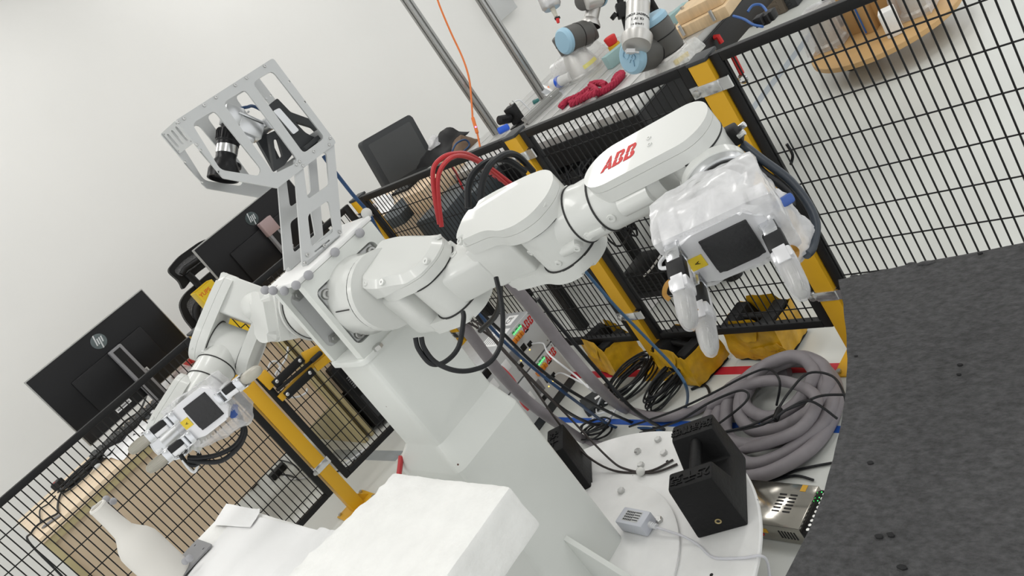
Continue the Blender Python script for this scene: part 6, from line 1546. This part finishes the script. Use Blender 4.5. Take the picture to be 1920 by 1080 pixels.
bm = BM(); lathe(bm, [(0, -.03), (.050, -.03), (.056, 0), (.056, .010), (.044, .012), (0, .012)], f0, fd, 40); fl_ = obj('tube_flange', bm, URM, t)
for k in range(12):
    a = k * math.pi / 6; Mf = frame(f0 + fd * .010, fd); screw(fl_, Mf @ V((.050 * math.cos(a), .050 * math.sin(a), 0)), fd, .0035, m=BLACKP, h=.002)
bm = BM(); cyl(bm, f0 + fd * .012, f1, .0425, seg=36); tb_ = obj('arm_tube', bm, URM, t)
# printed sleeve wrapped round the tube
cd = (CAM - f0).normalized(); cd = (cd - fd * cd.dot(fd)).normalized(); rt = fd.cross(cd)
LBL = mat('silver_print_sleeve', (.66, .66, .65), .35, .2)
bm = BM(); lathe(bm, [(.0428, .018), (.0430, .018), (.0430, .088), (.0428, .088)], f0, fd, 40); sl_ = obj('label_sleeve', bm, LBL, tb_)
def on_tube(s, size, h, m=BLACKP, nm='label_print', ang0=0.0):
    """letters bent round the tube"""
    b2 = BM(); text(b2, s, size, None, .0003, bold=.0004); R_ = .0434
    for v in b2.verts:
        a = v.co.x / R_ + ang0; y = v.co.y
        v.co = f0 + fd * (h + y) + (cd * math.cos(a) - rt * math.sin(a)) * (R_ + (.0002 if v.co.z > 0 else 0))
    obj(nm, b2, m, sl_, angle=0)
on_tube('UNIVERSAL ROBOTS', .0125, .076)
on_tube('CE  UL  !', .012, .056); on_tube('! RoHS o i', .011, .034)
bm = BM(); lathe(bm, [(.0428, .150), (.0431, .150), (.0431, .164), (.0428, .164)], f0, fd, 40); obj('white_band', bm, PAPER, tb_)
on_tube('UR5 e', .006, .157)
cable([at(1215, 68, d1 - .10), at(1240, 72, d1 - .08), at(1262, 80, d1), at(1285, 78, d1 + .1), on_z(1278, 98, TZ + .01), on_z(1270, 108, TZ + .01)], .005, mat('pale_grey_cord', (.5, .5, .48), .45), 'pale grey cord looping from the right bench robot to its base')
cable([on_z(1268, 92, TZ + .03), on_z(1280, 104, TZ + .02), on_z(1288, 114, TZ + .012)], .009, MATS['pale_grey_cord'], 'thick pale cord stub at the base of the right bench robot')
bm = crumple([base + V(p) for p in ((-.10, -.10, .0), (.09, -.10, .0), (.10, .08, .0), (-.09, .09, .0), (-.08, -.08, .04), (.08, -.08, .05), (.08, .07, .05), (-.07, .07, .05))], 3, .006, 22, 4)
tag(obj('plastic_wrap', bm, film('clear_base_wrap', (.82, .82, .80), .3, .15)), 'clear plastic wrap around the base of the right bench robot', 'plastic wrap')
d2 = 3.85
base = on_z(1098, 135, TZ)
t = top('small_robot_arm', 'small robot arm with cone shaped silver base on the bench, left one', 'robot arm', base)
bm = BM(); lathe(bm, [(0, 0), (.092, 0), (.092, .010), (.085, .016), (.083, .03), (.055, .115), (.050, .12), (0, .12)], base, (0, 0, 1), 40); obj('base_cone', bm, URM, t)
bm = BM(); lathe(bm, [(.0845, .028), (.0848, .028), (.0790, .046), (.0787, .046)], base, (0, 0, 1), 20, x=(1, -.3, 0), a0=-.5, a1=.6); obj('yellow_sticker', bm, mat('bright_yellow_label', (.75, .68, .03), .5), t)
barrel(t, base + V((0, 0, .12)), base + V((0, 0, .215)), .058)
barrel(t, at(1062, 76, d2 - .06), at(1100, 62, d2), .062, capA=True)
barrel(t, at(1092, 66, d2), at(1112, 52, d2), .055)
bm = BM(); a = at(1106, 48, d2); b = at(1114, 8, d2); lathe(bm, [(.050, 0), (.050, .006), (.038, .03), (.034, .034), (.034, (b - a).length), (0, (b - a).length)], a, b - a, 32); obj('arm_tube', bm, URM, t)
barrel(t, at(1090, 2, d2 - .04), at(1122, -4, d2 + .05), .045, capB=True)
bm = BM(); cyl(bm, at(1098, 5, d2 - .06), at(1128, -4, d2 - .04), .036, seg=24, bev=.01); obj('wrist_tube', bm, URM, t)
bm = crumple([base + V(p) for p in ((-.12, -.12, .0), (.12, -.12, .0), (.12, .12, .0), (-.12, .12, .0), (-.08, -.08, .12), (.08, -.08, .13), (.08, .07, .13), (-.07, .07, .12))], 3, .008, 18, 7)
tag(obj('plastic_wrap', bm, film('clear_base_wrap_left', (.85, .85, .83), .14, .12)), 'clear plastic wrap around the base of the left bench robot', 'plastic wrap')
# third tool hanging at the top edge
dg = 3.5; t = top('hanging_gripper', 'silver tool head with red tipped nozzle at the top edge', 'tool', at(1030, 10, dg))
a = at(1024, -12, dg); b = at(1036, 16, dg)
bm = BM(); lathe(bm, [(0, 0), (.040, 0), (.044, .01), (.044, (b - a).length - .012), (.036, (b - a).length), (0, (b - a).length)], a, b - a, 28); obj('tool_body', bm, mat('frosted_metal', (.55, .55, .55), .25, .6), t)
bm = BM(); cyl(bm, b, at(1043, 31, dg), .012, .008, seg=14); obj('nozzle', bm, mat('cream_plastic', (.6, .58, .5), .4), t)
bm = BM(); box(bm, (0, 0, 0), (.024, .008, .010), frame(at(1045, 34, dg), b - a, AX)); obj('clip', bm, BLACKP, t)
bm = BM(); cyl(bm, at(1045, 35, dg), at(1047, 43, dg), .009, .006, seg=12); obj('red_tip', bm, RED, t)
# control box with red button on the wall
q = on_x(942, 4, wallx(4.6)); t = top('wall_box', 'grey wall box with a red push button at the top edge', 'control box', q)
bm = BM(); bx(bm, q + V((0, -.22, -.10)), q + V((.10, .02, .35)), bev=.006); obj('box_case', bm, LTGREY, t)
bm = BM(); cyl(bm, q + V((.10, .02, .05)), q + V((.16, .06, .05)), .05, seg=18, bev=.01); obj('red_button', bm, mat('dark_red', (.35, .02, .03), .4), t)
bm = BM(); cyl(bm, q + V((.06, .0, .05)), q + V((.11, .03, .05)), .055, seg=18); obj('button_collar', bm, BLACKP, t)
# monitor arm and dark rack beyond the bench
t = top('steel_rack', 'black steel rack frame at the far end of the robot bench', 'rack', (-2.4, 4.4, 0))
for nm, a, b in (('rack_post', (-2.26, 4.25, 0), (-2.20, 4.31, 1.9)), ('rack_post', (-3.3, 4.25, 0), (-3.24, 4.31, 1.9)), ('rack_beam', (-3.3, 4.25, .98), (-2.2, 4.31, 1.06)), ('rack_beam', (-3.3, 4.25, .45), (-2.2, 4.31, .53)), ('rack_panel', (-2.2, 4.25, .55), (-1.95, 4.29, 1.3))):
    bm = BM(); bx(bm, a, b, bev=.002); obj(nm, bm, BLACKP, t)
for k, (x, lb) in enumerate(((-2.92, 'brown cardboard box on the rack beyond the bench, left one'), (-2.62, 'brown cardboard box on the rack beyond the bench, middle one'), (-2.40, 'brown cardboard box on the rack beyond the bench, right one'))):
    bm = BM(); bx(bm, (x - .13, 4.34, .54), (x + .11, 4.62, .86), bev=.004); o = tag(obj('cardboard_box', bm, CARD), lb, 'box', None)
    bm = BM(); bx(bm, (x - .03, 4.3385, .56), (x + .01, 4.3395, .85)); obj('packing_tape', bm, mat('tan_tape', (.30, .19, .10), .4), o)
bm = BM(); bx(bm, (-3.2, 4.33, .53), (-2.22, 4.68, .538)); tag(obj('rack_shelf', bm, BLACKP), 'black shelf board carrying the cardboard boxes on the rack', 'shelf')
t = top('camera_pole', 'black pole with clamps standing between the two bench robots', 'pole', at(1178, 60, 3.9))
bm = BM(); pa = at(1178, 62, 3.9); pb = at(1160, -10, 3.9); tube(bm, [pa, pb], .016, 10, smooth=False); obj('pole', bm, BLACKP, t)
bm = BM(); box(bm, (0, 0, 0), (.05, .04, .07), frame(at(1166, 20, 3.88), pb - pa, AX), bev=.004); cyl(bm, at(1152, 30, 3.88), at(1172, 22, 3.88), .008, seg=10); cyl(bm, at(1148, 28, 3.88), at(1154, 33, 3.88), .018, seg=12); obj('clamp', bm, BLACKP, t)
# stacked wooden blocks
q = on_z(1328, 40, TZ); Mw = Matrix.Translation(q) @ Matrix.Rotation(math.radians(8), 4, 'Z')
for k, (lb, s, o_, zz) in enumerate((('pale wooden board with bolts on the bench corner, lower of the stack', (.26, .17, .045), (0, 0), 0), ('pale wooden board on the bench corner, upper of the stack', (.20, .14, .045), (.01, .02), .0455))):
    bm = BM(); box(bm, (o_[0], o_[1], zz + s[2] / 2), s, Mw, bev=.004); o = tag(obj('wooden_board', bm, mat('light_pine', (.68, .50, .30), .5, var=.08, vscale=4, stretch=(20, 2, 2)), origin=q + V((0, 0, zz))), lb, 'board')
    for sx in (-.07, .07):
        bm = BM(); cyl(bm, Mw @ V((sx, -.09 if k == 0 else .0, zz + s[2] * .3 if k == 0 else zz + s[2])), Mw @ V((sx, -.09 if k == 0 else 0, zz + s[2] + .012)), .008, seg=10); obj('bolt', bm, STEEL, o)
for px, py in ((1310, 22), (1325, 28), (1264, 64), (1272, 52)):
    q = on_z(px, py + 10, TZ); bm = BM(); cyl(bm, q, q + V((0, 0, .035)), .005, seg=8); cyl(bm, q + V((0, 0, .035)), q + V((0, 0, .042)), .009, seg=6); tag(obj('bolt', bm, STEEL, origin=q), 'steel bolt standing upright in the bench top', 'bolt', 'loose bolts on the bench top')
# dark equipment on the floor far beyond the bench
for k, (px, py, sx, sy, sz, m, lb) in enumerate(((1395, 52, .35, .5, .30, BLACKP, 'black equipment case on the floor beyond the bench, nearest to the bench corner'), (1430, 42, .4, .5, .22, mat('worn_brown_metal', (.16, .13, .10), .5, .5), 'worn brown metal unit on the floor beyond the bench'), (1462, 26, .30, .5, .12, DKGREY, 'flat dark grey unit on the floor beyond the bench'))):
    q = on_z(px, py, 0); bm = BM(); bx(bm, q + V((-sx / 2, 0, 0)), q + V((sx / 2, sy, sz)), bev=.01)
    for j in range(3): bx(bm, q + V((-sx / 2 + .04, -.004, .03 + j * .03)), q + V((sx / 2 - .04, 0, .042 + j * .03)))
    tag(obj('equipment_case', bm, m), lb, 'case')
q = at(1349, 72, 2.75); bm = BM(); tube(bm, [on_x(1340, 70, TX1 + .004), on_x(1346, 68, TX1 + .02), on_x(1353, 80, TX1 + .02)], .011, 8, smooth=False); tag(obj('red_lever', bm, RED), 'red lever on the bench side behind the cap of the tall post', 'lever')
cable([at(1375, 30, 3.0), at(1395, 36, 2.95), at(1412, 46, 2.9), at(1430, 50, 2.85)], .005, mat('mid_blue_cable', (.03, .11, .35), .4), 'blue cable beyond the bench, lower one')
cable([at(1402, 22, 3.0), at(1412, 10, 3.0), at(1428, 10, 3.0), at(1440, 25, 2.95), at(1445, 38, 2.9)], .005, MATS['mid_blue_cable'], 'blue cable arching beyond the bench, upper one')
for k, (px, py) in enumerate(((1425, 38), (1438, 34), (1446, 28))):
    q = at(px, py, 2.9); bm = BM(); box(bm, (0, 0, 0), (.03, .04, .035), Matrix.Translation(q), bev=.003); tag(obj('plug', bm, BLACKR), ('black plug by the blue cables beyond the bench, left one', 'black plug by the blue cables beyond the bench, middle one', 'black plug by the blue cables beyond the bench, right one')[k], 'plug', 'plugs beyond the bench')
# red tool hooked on the right panel
t = top('hanging_tool', 'red handled tool with a round steel end hooked on the right fence panel', 'tool', on_y(1386, 118, FY + .05))
bm = BM(); tube(bm, [on_y(1370, 96, FY + .05), on_y(1378, 112, FY + .05), on_y(1391, 138, FY + .05)], .007, 8, smooth=False); obj('handle', bm, RED, t)
bm = BM(); q = on_y(1393, 148, FY + .05); lathe(bm, [(.010, -.003), (.014, 0), (.010, .003), (.006, 0), (.010, -.003)], q, (0, 1, 0), 18); obj('steel_end', bm, CHROME, t)
cable([on_y(1330, 282, FY + .06), on_y(1475, 270, FY + .05), on_y(1486, 290, FY + .05), on_y(1483, 308, FY + .05)][1:], .004, BLACKC, 'thin black wire loop hanging at the right fence stile')
# wooden dolly
DLC = V((-1.89, 3.967, 0)); DR = .362
t = top('wooden_dolly', 'round plywood dolly on white castors beyond the right fence panel', 'dolly', DLC)
PLY = mat('plywood_amber', (.56, .35, .15), .5, var=.10, vscale=5)
bm = BM(); lathe(bm, [(0, .112), (DR - .003, .112), (DR, .115), (DR, .137), (DR - .003, .14), (0, .14)], DLC, (0, 0, 1), 72); obj('round_deck', bm, PLY, t)
for px, py in ((1600, 130), (1755, 45)):
    q = on_z(px, py, 0)
    q = V((q.x, q.y, 0)); q = DLC + (q - DLC).normalized() * min((q - DLC).length, DR - .02)
    bm = BM(); lathe(bm, [(0, -.014), (.038, -.014), (.040, -.010), (.040, .010), (.038, .014), (0, .014)], q + V((0, 0, .040)), (.5, -.8, 0), 24); w_ = obj('castor_wheel', bm, BLACKR, t)
    bm = BM(); M = frame(q + V((0, 0, .055)), (0, 0, 1), (.8, .5, 0)); box(bm, (0, 0, .015), (.065, .045, .06), M, bev=.012); obj('castor_hood', bm, mat('castor_white', (.66, .64, .58), .45), t)
    bm = BM(); box(bm, (0, -.0235, .022), (.032, .003, .012), M); obj('brake_tab', bm, mat('maroon_plastic', (.12, .015, .015), .4), t)
for px, py in ((1620, 20), (1700, 5)):
    q = DLC + V((0, .1, 0)); 
q = on_z(1690, 40, .14); q = V((-2.12, 4.2, 0)); bm = BM(); cyl(bm, q + V((0, 0, 0)), q + V((0, 0, .112)), .04, seg=16); obj('castor_wheel', bm, BLACKR, t)
def spool(q, lab, s=1.0):
    t2 = top('wrapped_spool', lab, 'spool', q)
    bm = BM(); lathe(bm, [(0, 0), (.085 * s, 0), (.085 * s, .02), (.072 * s, .03), (.070 * s, .17), (.080 * s, .18), (.080 * s, .20), (0, .20)], q, (0, 0, 1), 36); obj('spool_body', bm, mat('pale_wire', (.50, .47, .42), .3, .4), t2)
    bm = crumple([q + V(p) * s for p in ((-.10, -.10, .0), (.10, -.10, .0), (.10, .10, .0), (-.10, .10, .0), (-.08, -.08, .21), (.08, -.08, .21), (.08, .08, .21), (-.08, .08, .21))], 3, .006, 22, 4); obj('plastic_wrap', bm, CLR, t2)
spool(on_z(1560, 82, .14), 'spool in clear plastic on the left of the wooden dolly')
spool(on_z(1722, 22, .14), 'spool in clear plastic on the right of the wooden dolly', .9)
q = on_z(1590, 40, .14); bm = BM(); bx(bm, q + V((-.05, -.03, 0)), q + V((.05, .06, .24)), bev=.004); tag(obj('black_case', bm, BLACKP), 'black case standing on the wooden dolly behind the left spool', 'case')
q = on_z(1632, 62, .14); bm = BM(); bx(bm, q + V((-.03, 0, 0)), q + V((.03, .06, .30)), bev=.003); bx(bm, q + V((-.12, .06, 0)), q + V((.30, .085, .34)), bev=.003); tag(obj('wooden_upright', bm, PLY), 'amber wooden board standing upright on the dolly', 'board')
cable([q + V((-.012, -.012, .012)), q + V((-.012, -.012, .14)), q + V((-.012, -.010, .3))], .005, MATS['mid_blue_cable'], 'blue strap hanging down the wooden upright on the dolly')
q = on_z(1680, 62, .14); bm = BM(); rough_box(bm, (-.035, -.045, 0), (.035, .03, .13), 2, .002, 30, 1, M=Matrix.Translation(q) @ Matrix.Rotation(.3, 4, 'Z')); tag(obj('foam_block', bm, FOAMW), 'small white foam block standing on the wooden dolly', 'foam block')
bpy.context.view_layer.update()
